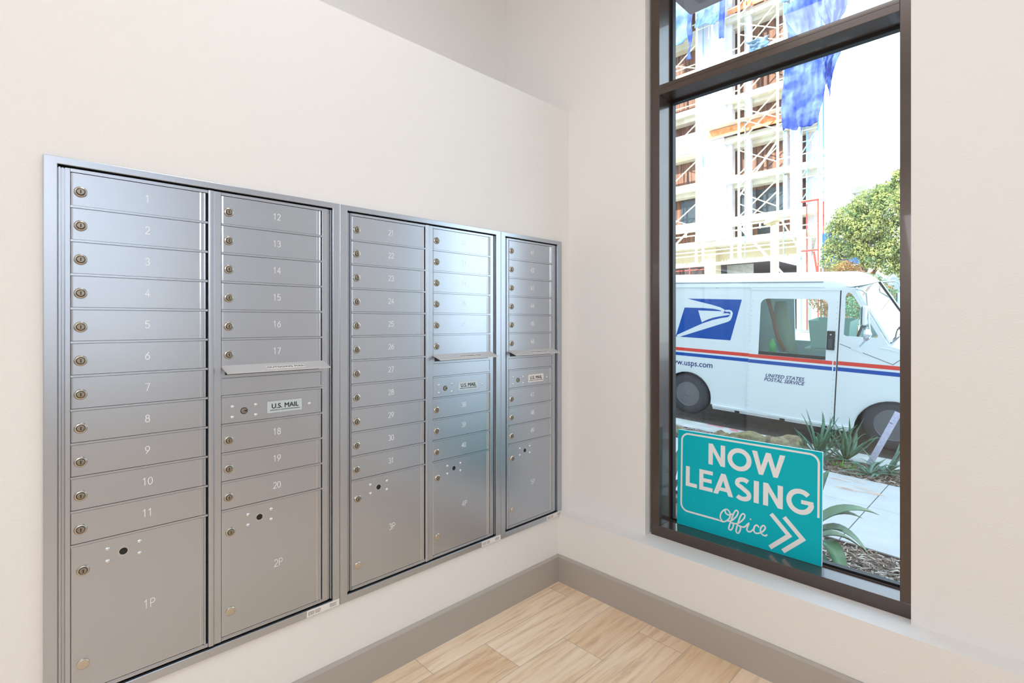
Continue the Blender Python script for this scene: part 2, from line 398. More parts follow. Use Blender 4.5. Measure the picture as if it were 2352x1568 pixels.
# window: frame, mullion, glass
win = bpy.data.objects.new('window_1', None); COL.objects.link(win); win.location = (.99, .035, .353); win['kind'] = 'structure'
wl = Vector(win.location)
def wbox(mb, x0, x1, y0, y1, z0, z1): mb.box(x0-wl.x, x1-wl.x, y0-wl.y, y1-wl.y, z0-wl.z, z1-wl.z)
FL, FR, FB, FT = .530, 1.464, H-.980, 3.30
YF, YG = .035, .158
def member(name, x0, x1, z0, z1):
    mb = MB(); wbox(mb, x0, x1, YF, .195, z0, z1); return mb.build(name, 'frame', win, bevel=.0012)
member('window_jamb', .486, FL, FB, WZ1); member('window_jamb', FR, WX1+.004, FB, WZ1)
member('window_sill', .486, WX1+.004, .3532, FB)
member('window_head', FL, FR, FT, WZ1)
MU0, MU1 = H+1.095, H+1.142
member('window_mullion', FL, FR, MU0, MU1)
mb = MB(); wbox(mb, FL, FR, YF-.0004, YF+.002, MU0+.0285, MU0+.0295); mb.build('mullion_joint', 'gasket', win)
# fine joint line on the mullion face + gaskets + stops
for z0, z1 in ((FB, MU0), (MU1, FT)):
    mb = MB(); g = .011
    for (a, b, c, d) in ((FL, FL+g, z0, z1), (FR-g, FR, z0, z1), (FL+g, FR-g, z0, z0+g), (FL+g, FR-g, z1-g, z1)):
        wbox(mb, a, b, YG-.012, YG+.018, c, d)
    mb.build('glass_gasket', 'gasket', win)
    mb = MB(); wbox(mb, FL+.006, FR-.006, YG, YG+.006, z0+.006, z1-.006); mb.build('window_pane', 'glass', win)
mb = MB(); wbox(mb, FL, FR, YG-.026, YG-.018, FB-.0005, FB+.004); mb.build('glazing_bead', 'frame', win)

# ------------------------------------------------------------------ mailbox cabinets
P0 = H+.399; PT = .0905
DOORS = []
def prof_z(mb, pts, z0, z1, y0=0, flip=False):
    """pts (y,x) profile along increasing y, extruded in z; closed at the back"""
    q = [(y0+(-a if flip else a), b) for a, b in pts]
    mb.plate(q, z0, z1, ax='z') if False else None
    loop = [(b, a) for a, b in q] + [(-.014, q[-1][0]), (-.014, q[0][0])]
    mb.plate(loop, z0, z1, ax='z')
JAMB = [(0, -.008), (.002, -.008), (.0022, .004), (.0060, .004), (.0062, -.006), (.0090, -.006), (.0092, .001), (.0125, .001), (.0127, -.006), (.0150, -.006), (.0152, .004)]
def jamb_profile(w): return JAMB + [(w-.001, .004), (w, .003)]
door_cache = {}
def door_mesh(w, h, kind):
    key = (round(w, 4), round(h, 4), kind)
    if key in door_cache: return door_cache[key]
    mb = MB()
    if kind == 'plain': pr = [(0, -.010), (0, 0), (w, 0), (w, -.010)]
    else:
        pr = [(.0012, -.010), (.0012, -.0012), (.0055, 0), (w-.0215, 0), (w-.0185, .0022), (w-.0165, .0022), (w-.0155, -.0012), (w-.0115, -.0012), (w-.0085, .0018), (w-.0055, .0018), (w-.0048, -.010)]
    loop = [(b, a) for a, b in pr]
    mb.plate(loop, 0, h, ax='z')
    o = mb.build('door', 'metal'); me = o.data; bpy.data.objects.remove(o); door_cache[key] = me
    return me
def lock_mesh():
    mb = MB(); mb.smooth = False
    mb.lathe([(.0145, -.002), (.0145, .0018), (.0125, .0048), (.0100, .0056), (.0092, .0050)], n=28)
    me_b = mb
    return mb
def cached(name, fn, mats):
    o = fn().build(name, mats); me = o.data; bpy.data.objects.remove(o); return me
LOCK = cached('lock', lock_mesh, 'lock')
def plug_f():
    mb = MB(); mb.lathe([(.0078, 0), (.0078, .0078), (.0070, .0085), (.0001, .0085)], n=24); return mb
PLUG = cached('lock_plug', plug_f, 'plug')
def key_f():
    mb = MB(); mb.box(.0080, .0088, -.0011, .0011, -.0045, .0045); return mb
KEY = cached('keyway', key_f, 'keyway')
def rivet_f():
    mb = MB(); mb.smooth = True; mb.lathe([(.0058, -.001), (.0056, .0008), (.0045, .0022), (.0026, .0031), (.0001, .0034)], n=16); return mb
RIVET = cached('rivet', rivet_f, 'rivet')
def cap_f():
    mb = MB(); mb.lathe([(.0140, -.001), (.0138, .0030), (.0118, .0044), (.0001, .0048)], n=28); return mb
CAP = cached('lock_cap', cap_f, 'lock')
def hole_f():
    mb = MB(); mb.cur = 0; mb.lathe([(.0112, -.001), (.0112, .0008), (.0098, .0008), (.0096, .0002)], n=28); return mb
HOLERING = cached('peephole_ring', hole_f, 'rivet')
def hole2_f():
    mb = MB(); mb.lathe([(.0097, -.001), (.0097, .0005), (.0001, .0005)], n=28); return mb
HOLE = cached('peephole', hole2_f, 'black')
def add_lock(parent, y, z, cap=False):
    if cap: link('lock_cap', CAP, parent, (0, y, z)); return
    lk = link('lock', LOCK, parent, (0, y, z))
    # plug and keyway stay with the lock: same object level (thing > part > sub-part)
    lk.data = LOCKALL
def lockall():
    mb = MB(); mb.lathe([(.0145, -.002), (.0145, .0018), (.0125, .0048), (.0100, .0056), (.0092, .0050)], n=28)
    mb.cur = 1; mb.lathe([(.0080, .001), (.0080, .0078), (.0070, .0085), (.0001, .0085)], n=24)
    mb.cur = 2; mb.box(.0080, .0089, -.0011, .0011, -.0045, .0045)
    mb.lathe([(.0092, .0051), (.0092, .0054), (.0080, .0055), (.0079, .0051)], n=24)
    return mb
LOCKALL = cached('lock', lockall, ['lock', 'plug', 'keyway'])

def cabinet(label, y0, y1, yl, yr, cols, num_decal=True):
    """cols: list of (door_left, door_right, items); yl / yr inner edges of the trim"""
    root = empty('mailbox_cabinet', (0, (y0+y1)/2, H-1.037), label, 'mailboxes', 'built-in mailbox cabinets')
    ry, rz = (y0+y1)/2, H-1.037
    S = lambda y: y-ry
    Z = lambda z: H+z-rz
    g = .0004
    # trim flange
    mb = MB()
    mb.plate([(S(y0)+g, Z(-1.037)), (S(y1)-g, Z(-1.037)), (S(y1)-g, Z(.434)), (S(y0)+g, Z(.434))], .0008, .012,
             holes=[[(S(yl), Z(-1.011)), (S(yr), Z(-1.011)), (S(yr), Z(.4145)), (S(yl), Z(.4145))]], ax='x')
    mb.build('trim_frame', 'metal', root, bevel=.0016)
    # housing behind
    mb = MB(); mb.box(-.40, -.0165, S(max(yl, NY0))+.003, S(min(yr, NY1))-.003, Z(-1.018), Z(.419)); mb.build('housing', 'housing', root)
    # frame: jambs, header, foot and intermediate rails
    mb = MB()
    zt, zb = Z(.409), Z(-1.0045)
    prof_z(mb, jamb_profile(cols[0][0]-yl), zb, zt, S(yl))
    prof_z(mb, jamb_profile(yr-cols[-1][1]), zb, zt, S(yr), flip=True)
    for (a, b, items) in cols:
        mb.box(-.014, .005, S(a), S(b), Z(.4003), Z(.409)); mb.box(-.014, .005, S(a), S(b), zb, Z(-.9935))
        mb.box(-.014, .0065, S(a), S(b), Z(-1.0005), Z(-.9975))
        edges = sorted({it[1] for it in items if it[1] > 0})
        for k in edges:
            z = .399-PT*k
            mb.box(-.014, .0065, S(a), S(b), Z(z-.0018), Z(z+.0030))
            mb.box(-.014, .0055, S(a), S(b), Z(z-.0030), Z(z-.0018))
    mb.build('frame', 'metal', root)
    # divider between the columns, rounded hinge edge on its left
    for (c0, c1) in zip(cols[:-1], cols[1:]):
        w = c1[0]-c0[1]; r = .006
        pr = [(.0006, -.012)] + [(.0006+r-r*math.cos(math.radians(t)), .004+r*math.sin(math.radians(t))) for t in range(0, 91, 15)] + [(.015, .0098), (.0175, .0072), (.0195, .0066), (w-.002, .0066), (w, .0045)]
        mb = MB(); mb.plate([(b, a+S(c0[1])) for a, b in pr] + [(-.014, S(c1[0])), (-.014, S(c0[1])+.0006)], zb, zt, ax='z')
        mb.build('column_divider', 'metal', root)
    XF = .004
    for (a, b, items) in cols:
        w = b-a
        for it in items:
            kind, k0, k1, txt = it
            zt_ = .399-PT*k0-.0040; zb_ = (.399-PT*k1+.0040) if k1 < 20 else -.9925
            if k0 == 0: zt_ = .3985
            h = zt_-zb_; loc = (XF, S(a), Z(zb_))
            if kind == 'box':
                d = link('mailbox_door', door_mesh(w, h, 'door'), root, loc)
                zn = .3990-PT*k0-.0430-zb_
                n = number_mesh(txt, .0205, .0017).build('number', 'engrave', d, (0, .1690, zn))
                add_lock(d, .0205, .3990-PT*k0-.0495-zb_)
            elif kind == 'parcel':
                d = link('parcel_door', door_mesh(w, h, 'door'), root, loc)
                zz = lambda z: z-zb_
                n = number_mesh(txt, .0235, .0015).build('number', 'engrave', d, (0, .1735, zz(-.812)))
                add_lock(d, .0255, zz(-.667)); add_lock(d, .0255, zz(-.919), cap=True)
                link('viewing_hole', HOLE, d, (0, .1130, zz(-.6425))); link('hole_rim', HOLERING, d, (0, .1130, zz(-.6425)))
                for yy in (.0780, .1500):
                    for z_ in (-.6262, -.6600): link('rivet', RIVET, d, (0, yy, zz(z_)))
            elif kind == 'slot':
                d = link('slot_panel', door_mesh(w, h, 'plain'), root, loc)
                # sloping hood over the outgoing mail slot
                mb = MB(); zt2 = -.137-zb_
                L0, L1 = -.0005, w+.004
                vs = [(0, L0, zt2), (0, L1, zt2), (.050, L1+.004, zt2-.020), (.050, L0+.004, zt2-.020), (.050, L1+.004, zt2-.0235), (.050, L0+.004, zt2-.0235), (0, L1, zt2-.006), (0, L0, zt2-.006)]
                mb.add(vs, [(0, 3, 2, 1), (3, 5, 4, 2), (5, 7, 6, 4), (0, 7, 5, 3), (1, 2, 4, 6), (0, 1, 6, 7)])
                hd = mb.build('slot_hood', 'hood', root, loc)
                mb = MB(); mb.box(.0006, .0010, .010, w-.012, zt2-.030, zt2-.008); mb.build('slot_opening', 'black', d)
                mb = MB()
                for z2 in (zt2-.040, ): mb.box(0, .0007, .002, w-.003, z2-.0006, z2+.0006)
                mb.box(0, .0007, w-.0045, w-.0035, .006, zt2-.040); mb.build('panel_seam', 'housing', d)
                # decal and lettering on the hood
                tilt = math.atan2(.020, .050)
                R = Matrix(((math.sin(0), -math.cos(tilt)*-1*0, 0, 0), (0, 0, 0, 0), (0, 0, 0, 0), (0, 0, 0, 1)))
                e1 = Vector((0, 1, 0)); e2 = Vector((-math.cos(tilt), 0, math.sin(tilt))); e3 = Vector((math.sin(tilt), 0, math.cos(tilt)))
                R = Matrix(((e1.x, e2.x, e3.x, 0), (e1.y, e2.y, e3.y, 0), (e1.z, e2.z, e3.z, 0), (0, 0, 0, 1)))
                c = Vector((.030, .188, zt2-.012))
                mbd = MB(); q = [(-.062, -.011), (.062, -.011), (.062, .012), (-.062, .012)]
                mbd.add([c+e1*a_+e2*b_+e3*.0003 for a_, b_ in q], [(0, 1, 2, 3)]); mbd.build('decal', 'decalw', hd, recalc=False)
                me = text_mesh('OUTGOING MAIL', .0150, bold=.0001, spacing=1.03); me.transform(R); me.materials.append(M['ink'])
                link('lettering', me, hd, c+e3*.0006+e2*.001)
            elif kind == 'usmail':
                d = link('carrier_access_panel', door_mesh(w, h, 'door'), root, loc)
                zz = lambda z: z-zb_
                for yy, z_ in ((.0312, -.2695), (.0312, -.3030), (.1016, -.2703), (.1016, -.3033), (.2790, -.2858)):
                    link('rivet', RIVET, d, (0, yy, zz(z_)))
                mb = MB(); mb.lathe([(.0088, -.001), (.0088, .0015), (.0080, .0022), (.0001, .0024)], n=24); mb.cur = 1; mb.lathe([(.0108, -.001), (.0108, .0010), (.0090, .0011)], n=24); mb.box(.0024, .003, .0, .008, -.0018, .0018)
                mb.build('lock', ['plug', 'keyway'], d, (0, .0659, zz(-.2861)))
                mb = MB(); mb.box(0, .0005, .1365, .2535, zz(-.3045), zz(-.2643)); mb.cur = 1
                for q in ((.1365, .2535, -.3045, -.3040), (.1365, .2535, -.2648, -.2643), (.1365, .1370, -.3045, -.2643), (.2530, .2535, -.3045, -.2643)):
                    mb.box(.0005, .0007, q[0], q[1], zz(q[2]), zz(q[3]))
                dd = mb.build('decal', ['decal' if w > .3225 else 'decalw', 'plug'], d)
                text_obj('lettering', 'U.S. MAIL', .0222, 'ink', dd and d, (.0009, .196, zz(-.2825)), RX, bold=.0004)
                text_obj('lettering', 'APPROVED BY THE POSTMASTER GENERAL', .0052, 'ink', d, (.0009, .196, zz(-.2955)), RX)
    # certification sticker on the bottom trim (right end)
    if num_decal:
        mb = MB(); a0, a1 = S(y1)-.122, S(y1)-.002
        mb.box(.0120, .0124, a0, a1, Z(-1.0355), Z(-1.0120)); mb.cur = 1
        rnd = random.Random(5)
        for (u0, u1) in ((.006, .026), (.030, .050), (.084, .108)):
            for r_ in range(3):
                x = a0+u0
                while x < a0+u1:
                    ww = rnd.uniform(.0015, .004); mb.box(.0124, .0126, x, min(x+ww, a0+u1), Z(-1.0185-.0045*r_-.0022), Z(-1.0185-.0045*r_)); x += ww+.0012
        mb.build('sticker', ['decalw', 'inkbrown'], root)
    return root
def rows(n0, n1, k0): return [('box', k0+i, k0+i+1, str(n0+i)) for i in range(n1-n0+1)]
colA = rows(1, 11, 0) + [('parcel', 11, 99, '1P')]
def colM(a, b, p): return rows(a, a+5, 0) + [('slot', 6, 7, ''), ('usmail', 7, 8, '')] + rows(a+6, b, 8) + [('parcel', 11, 99, p)]
cabinet('wide silver mailbox cabinet with doors 1 to 20, at the left end of the wall', -2.1395, -1.3355, -2.1113, -1.3665+.004,
        [(-2.0852, -1.7629, colA), (-1.7243, -1.3985, colM(12, 20, '2P'))])
cabinet('wide silver mailbox cabinet with doors 21 to 40, between the other two cabinets', -1.3355, -.5253, -1.3056, -.5600+.004,
        [(-1.2858, -.9555, rows(21, 31, 0) + [('parcel', 11, 99, '3P')]), (-.9157, -.5880, colM(32, 40, '4P'))])
cabinet('narrow silver mailbox cabinet with doors 41 to 49, beside the room corner', -.5253, -.0751, -.4960, -.1100,
        [(-.4674, -.1450, colM(41, 49, '5P'))])

# ------------------------------------------------------------------ NOW LEASING sign
SX, SZ = .574, H-.980+.0005
sign = empty('leasing_sign', (SX, .1285, SZ), 'teal NOW LEASING office board with white arrows, standing on the window sill', 'sign', rot=(math.radians(-1.6), 0, 0))
mb = MB(); mb.box(0, .6245, -.005, .005, 0, .4570); mb.build('sign_board', 'signedge', sign, bevel=.0006)
mb = MB(); mb.box(.0006, .6239, -.0056, -.0049, .0006, .4564); face = mb.build('sign_face', 'teal', sign)
pl = lambda a, b, d: (a, -.0057-d, b)
T = .0004
def poly(mb, pts, holes=()): mb.plate(pts, -.0057, -.0057-T, holes=holes, ax='y')
def letter_N(mb, x0, x1, z0, z1, s):
    poly(mb, [(x0, z0), (x0, z1), (x0+s*.95, z1), (x1-s, z0+s*1.75), (x1-s, z1), (x1, z1), (x1, z0), (x1-s*.95, z0), (x0+s, z1-s*1.75), (x0+s, z0)])
mb = MB(); letter_N(mb, .1545, .2322, .318, .4145, .0205); mb.build('letter', 'signwhite', sign)
mb = MB(); poly(mb, arc(.296, .3645, .0530, .0505, 0, 350, 35), [arc(.296, .3645, .0320, .0305, 0, 350, 35)]); mb.build('letter', 'signwhite', sign)
mb = MB(); a, b, zt, zb, s = .3505, .4865, .4165, .3175, .0215; w = b-a
poly(mb, [(a, zt), (a+s, zt), (a+.0385, zb+.036), (a+w/2-.0095, zt), (a+w/2+.0095, zt), (b-.0385, zb+.036), (b-s, zt), (b, zt), (b-.0295, zb), (b-.0470, zb), (a+w/2, zt-.033), (a+.0470, zb), (a+.0295, zb)])
mb.build('letter', 'signwhite', sign)
s = .0195
mb = MB(); poly(mb, [(.0437, .1930), (.1000, .1930), (.1000, .2105), (.0437+s, .2105), (.0437+s, .2875), (.0437, .2875)]); mb.build('letter', 'signwhite', sign)
mb = MB(); poly(mb, [(.1115, .191), (.1760, .191), (.1760, .2085), (.1115+s, .2085), (.1115+s, .2305), (.1710, .2305), (.1710, .2475), (.1115+s, .2475), (.1115+s, .2685), (.1760, .2685), (.1760, .286), (.1115, .286)]); mb.build('letter', 'signwhite', sign)
mb = MB(); poly(mb, [(.1795, .190), (.2010, .190), (.2080, .2075), (.2420, .2075), (.2490, .190), (.2705, .190), (.2355, .2865), (.2155, .2865)], [[(.2140, .2235), (.2360, .2235), (.2250, .2555)]]); mb.build('letter', 'signwhite', sign)
Sp = arc(.3135, .2630, .0255, .0165, 35, 180, 8)[:-1] + arc(.3100, .2600, .0225, .0135, 180, 250, 4) + arc(.3150, .2150, .0250, .0185, 60, -0, 5) + arc(.3125, .2120, .0275, .0175, -10, -148, 9)
mb = MB(); ribbon(mb, Sp, .0192, pl, 0, T, cap=False); mb.build('letter', 'signwhite', sign)
mb = MB(); mb.box(.3597, .3812, -.0057-T, -.0057, .1905, .286); mb.build('letter', 'signwhite', sign)
mb = MB(); letter_N(mb, .3990, .4780, .1905, .2870, .0205); mb.build('letter', 'signwhite', sign)
Gp = arc(.5440, .2395, .0425, .0425, 42, 362, 30) + [(.5855, .2330), (.5480, .2330)]
Gp = arc(.5440, .2395, .0425, .0425, 45, 345, 28) + [(.5860, .2375)]
mb = MB(); ribbon(mb, Gp, .0195, pl, 0, T, cap=False); mb.box(.5480, .5935, -.0057-T*1.02, -.0057, .2320, .2480); mb.build('letter', 'signwhite', sign)
# border line
bw = .0082; x0, x1, zt = .0215, .6115, .4420; r = .034
bp = [(x1, .1915), (x1, zt-r)] + arc(x1-r, zt-r, r, r, 0, 90, 8)[1:] + [(x0+r, zt)] + arc(x0+r, zt-r, r, r, 90, 180, 8)[1:] + [(x0, .0720+r)] + arc(x0+r, .0720+r, r, r, 180, 270, 8)[1:] + [(.205, .0720)]
mb = MB(); ribbon(mb, bp, bw, pl, 0, T, cap=False); mb.build('border_line', 'signwhite', sign)
def cr(pts, k=6):
    out = []; P_ = [Vector(p) for p in pts]; n = len(P_)
    for i in range(n-1):
        p0, p1, p2, p3 = P_[max(i-1, 0)], P_[i], P_[i+1], P_[min(i+2, n-1)]
        for j in range(k):
            t = j/k; out.append(tuple(.5*((2*p1)+(-p0+p2)*t+(2*p0-5*p1+4*p2-p3)*t*t+(-p0+3*p1-3*p2+p3)*t**3)))
    return out + [tuple(P_[-1])]
OFF = [
 [(.205, .0720), (.226, .0700), (.244, .0800), (.2575, .100), (.2560, .1200), (.2440, .1300), (.2290, .1230), (.2160, .1040), (.2140, .0840), (.2250, .0700)],
 [(.2350, .1240), (.2380, .1120), (.2520, .1070), (.2660, .1150)],
 [(.2480, .0790), (.2640, .0850), (.2860, .1100), (.2930, .1300), (.2860, .1370), (.2760, .1250), (.2640, .0900), (.2540, .0560), (.2530, .0450), (.2620, .0430), (.2700, .0550), (.2730, .0720), (.2620, .0760)],
 [(.2660, .0760), (.2900, .0790), (.3140, .1020), (.3230, .1220), (.3160, .1300), (.3050, .1180), (.2940, .0850), (.2860, .0520), (.2870, .0400), (.2950, .0380), (.3020, .0500), (.3050, .0670), (.2960, .0720)],
 [(.3000, .0720), (.3200, .0720), (.3400, .0940), (.3320, .0680), (.3380, .0580), (.3500, .0620), (.3640, .0800)],
 [(.3820, .0900), (.3740, .0960), (.3640, .0860), (.3620, .0680), (.3700, .0600), (.3840, .0640)],
 [(.3840, .0640), (.3990, .0760), (.4090, .0920), (.4040, .1020), (.3940, .0950), (.3890, .0780), (.3950, .0640), (.4080, .0600), (.4160, .0660)],
]
mb = MB()
for st in OFF: ribbon(mb, cr(st), .0062, pl, 0, T)
ribbon(mb, [(.3475, .1140), (.3477, .1143)], .0080, pl, 0, T)
mb.build('script_lettering', 'signwhite', sign)
for ox in (0, .0515):
    mb = MB(); ribbon(mb, [(.4322+ox, .1600), (.5035+ox, .0885), (.4285+ox, .0165)], .0175, pl, 0, T, cap=False); mb.build('arrow_chevron', 'signwhite', sign)

# ------------------------------------------------------------------ ground outside (falls 2.7 degrees to the right)
SL = .047
gz = lambda x: -.138-SL*x
def slab_y(name, y0, y1, dz, thick, m, x0=-26, x1=14, dz1=None):
    dz1 = dz if dz1 is None else dz1
    mb = MB(); vs = []
    for x in (x0, x1):
        for (y, z) in ((y0, dz), (y1, dz1), (y1, dz1-thick), (y0, dz-thick)): vs.append((x, y, gz(x)+z))
    mb.add(vs, [(0, 1, 2, 3), (7, 6, 5, 4), (0, 4, 5, 1), (1, 5, 6, 2), (2, 6, 7, 3), (3, 7, 4, 0)])
    return mb.build(name, m)
struct(slab_y('planting_bed_ground', .2, 2.06, -.03, .3, 'soil'))
struct(slab_y('planter_strip_ground', 3.83, 4.50, -.02, .3, 'soil'))
struct(slab_y('curb', 4.50, 4.93, .0, .4, 'curb'))
# road rises from the gutter towards its crown
struct(slab_y('road', 4.93, 9.0, -.128, .3, 'asphalt', dz1=.27, x0=-40, x1=30))
struct(slab_y('road_far_side', 9.0, 17.5, .27, .3, 'asphalt', x0=-40, x1=30))
struct(slab_y('far_pavement', 17.5, 60, .40, .4, 'concrete', x0=-60, x1=60))
# sidewalk with score joints
mb = MB()
joints = [-26+1.5*0, ] 
xs = [.81+1.52*k for k in range(-17, 9)]
g = .004
for x0, x1 in zip(xs[:-1], xs[1:]):
    for y0, y1 in ((2.06, 3.0), (3.0, 3.83)):
        a, b, c, d = x0+g, x1-g, y0+.002, y1-.002
        vs = [(a, c, gz(a)), (b, c, gz(b)), (b, d, gz(b)), (a, d, gz(a))]
        mb.add(vs + [(x, y, z-.12) for x, y, z in vs], [(0, 1, 2, 3), (0, 4, 5, 1), (1, 5, 6, 2), (2, 6, 7, 3), (3, 7, 4, 0)])
        mb.cur = 0
a, b = xs[0], xs[-1]
vs = [(a, 2.06, gz(a)-.008), (b, 2.06, gz(b)-.008), (b, 3.83, gz(b)-.008), (a, 3.83, gz(a)-.008)]
mb.cur = 1; mb.add(vs + [(x, y, z-.15) for x, y, z in vs], [(0, 1, 2, 3), (0, 4, 5, 1), (1, 5, 6, 2), (2, 6, 7, 3), (3, 7, 4, 0), (7, 6, 5, 4)])
struct(mb.build('sidewalk', ['concrete', 'garage']))
# utility paint marks
mb = MB(); rnd = random.Random(3)
for i in range(15):
    cx, cy = rnd.choice([(.62, 3.60), (.68, 3.50), (.48, 3.64), (.74, 3.42), (.60, 3.36), (.55, 3.70)]); cx += rnd.uniform(-.06, .06); cy += rnd.uniform(-.03, .03)
    L = rnd.uniform(.03, .09); W = rnd.uniform(.005, .012)
    mb.add([(x, y, gz(x)+.0015) for x, y in ((cx-L, cy-W), (cx+L, cy-W*.4), (cx+L*.8, cy+W), (cx-L*.7, cy+W*.6))], [(0, 1, 2, 3)])
tag(recentre(mb.build('utility_marking', 'orangepaint')), 'faint orange sprayed utility marks on the concrete sidewalk outside', 'paint mark')
mb = MB(); rnd = random.Random(4)
for (x0, x1) in ((-1.50, -1.22), (-1.18, -1.02), (-.98, -.72), (-.68, -.50)):
    mb.add([(x, y, gz(x)+.0015) for x, y in ((x0, 4.87), (x1, 4.85), (x1-.04, 4.92), (x0+.05, 4.925))], [(0, 1, 2, 3)])
mb.add([(x, y, gz(x)+.0015) for x, y in ((-1.12, 4.78), (-1.0, 4.80), (-1.03, 4.87), (-1.10, 4.86))], [(0, 1, 2, 3)])
tag(recentre(mb.build('curb_marking', 'redpaint')), 'faded red paint dashes along the curb edge behind the teal sign', 'paint mark')

# mulch chips
def chips(name, regions, count, seed, label, lmin, lmax):
    rnd = random.Random(seed); mb = MB()
    for i in range(count):
        (x0, x1, y0, y1, dz) = rnd.choices(regions, weights=[(r[1]-r[0])*(r[3]-r[2]) for r in regions])[0]
        x, y = rnd.uniform(x0, x1), rnd.uniform(y0, y1); z = gz(x)+dz+rnd.uniform(0, .018)
        L = rnd.uniform(lmin, lmax); w = rnd.uniform(.0025, .007); t = rnd.gauss(.1, .8); p = rnd.uniform(-.35, .35); rr = rnd.uniform(-.6, .6)
        d = Vector((math.cos(t)*math.cos(p), math.sin(t)*math.cos(p), math.sin(p))); s_ = Vector((-math.sin(t), math.cos(t), rr)).normalized(); u = d.cross(s_)
        c = Vector((x, y, z)); bend = u*rnd.uniform(-.25, .25)*L
        mb.cur = rnd.choices((0, 1, 2, 3), weights=(4, 3, 3, 1))[0]
        vs = [c-d*L/2-s_*w*.5, c-d*L/2+s_*w*.5, c+s_*w+bend, c+d*L/2+s_*w*.4, c+d*L/2-s_*w*.4, c-s_*w+bend]
        vs2 = [v-u*.002 for v in vs]
        mb.add(vs+vs2, [(0, 1, 2, 5), (5, 2, 3, 4), (6, 11, 8, 7), (11, 10, 9, 8), (0, 5, 11, 6), (5, 4, 10, 11), (1, 7, 8, 2), (2, 8, 9, 3)])
    o = mb.build(name, ['chip0', 'chip1', 'chip2', 'chip3'], recalc=False)
    return tag(o, label, 'mulch', kind='stuff')
M['chip0'] = mat('mulch_grey_brown', srgb(150, 134, 122), .9)
M['chip1'] = mat('mulch_brown', srgb(104, 82, 70), .9)
M['chip2'] = mat('mulch_pale', srgb(196, 184, 172), .9)
M['chip3'] = mat('mulch_dark', srgb(62, 50, 46), .9)
chips('wood_mulch', [(.2, 1.7, .22, 2.05, -.03)], 9000, 21, 'grey-brown shredded wood mulch between the window and the sidewalk', .03, .09)
chips('wood_mulch', [(-.4, 1.5, 3.84, 4.49, -.02), (-2.4, -.4, 3.84, 4.49, -.02)], 9000, 22, 'brown shredded wood mulch in the strip between sidewalk and curb', .025, .07)

# ------------------------------------------------------------------ plants
def leaf(mb, base, tip, width, sag, thick=.004, curl=0., side=None, n=9, fold=.35, wide_at=.35):
    """a strap leaf from base to tip, V-folded, sagging by 'sag' mid-way (negative = arches up)"""
    b, t = Vector(base), Vector(tip); d = t-b
    sd = Vector((-d.y, d.x, 0)); sd = sd.normalized() if sd.length > 1e-6 else Vector((1, 0, 0))
    if side: sd = Vector(side).normalized()
    vs = []; 
    for i in range(n+1):
        u = i/n; p = b+d*u + Vector((0, 0, 1))*(-sag*4*u*(1-u)) + sd*curl*math.sin(u*PI)
        if u < wide_at: w = width*(.55+.45*math.sin(u/wide_at*PI/2))
        else: w = width*(math.cos((u-wide_at)/(1-wide_at)*PI/2))**.75
        w = max(w, .0006)
        up = Vector((0, 0, 1)) if abs(d.normalized().z) < .8 else Vector((d.x, d.y, 0)).normalized()*-1
        up = (up - d.normalized()*up.dot(d.normalized())).normalized()
        th = thick*(1-u*.8)
        vs += [p-sd*w/2+up*w*fold*.5, p, p+sd*w/2+up*w*fold*.5, p-up*th*2]
    fs = []
    for i in range(n):
        a = i*4; c = a+4
        fs += [(a, a+1, c+1, c), (a+1, a+2, c+2, c+1), (a+2, a+3, c+3, c+2), (a+3, a, c, c+3)]
    fs.append((0, 3, 2, 1)); k = n*4; fs.append((k, k+1, k+2, k+3))
    mb.smooth = True; mb.add(vs, fs)
def plant(name, label, cat, base, leaves, m, group=None, stem_r=.02, stem_h=.03):
    root = empty(name, base, label, cat, group)
    B = Vector(base)
    for (b, t, w, sag, cu) in leaves[:100]:
        mb = MB(); leaf(mb, Vector(b)-B, Vector(t)-B, w, sag, curl=cu); mb.build('leaf', m, root)
    mb = MB(); mb.tube([(0, 0, -.04), (0, 0, stem_h)], [stem_r, stem_r*.8], 8); mb.build('stem', m, root)
    return root
# broad-leaved agave just outside, right of the sign
bx, by = .90, 1.02; bz = gz(bx)-.02
B0 = (bx, by, bz+.04)
lv = []
def ag(tip, w, sag, cu=0, h=.06): lv.append(((bx+(tip[0]-bx)*.08, by+(tip[1]-by)*.08, bz+h), tip, w, sag, cu))
ag((1.19, 1.25, .315), .105, -.055, 0, .44); ag((1.13, 1.16, .305), .10, -.045, .02, .42)
ag((1.185, 1.05, .150), .10, -.075, 0, .40); ag((1.115, 1.10, .205), .085, -.050, 0, .38)
ag((1.13, .84, -.030), .105, -.120, .02, .34); ag((1.080, .80, -.075), .085, -.060, .01, .30); ag((1.12, 1.2, .12), .08, -.05, 0, .36)
ag((.95, 1.25, .520), .075, -.02, .02, .42); ag((.80, 1.30, .45), .09, -.05, 0, .40); ag((.60, 1.15, .25), .10, -.10, 0, .38)
ag((.62, .80, .05), .10, -.12, 0, .34); ag((.85, .60, .06), .10, -.10, 0, .34); ag((.70, 1.0, .50), .085, -.04, 0, .40)
plant('agave_plant', 'broad-leaved green agave arching out beside the teal sign', 'plant', (bx, by, bz), lv, 'agave', stem_r=.035, stem_h=.44)
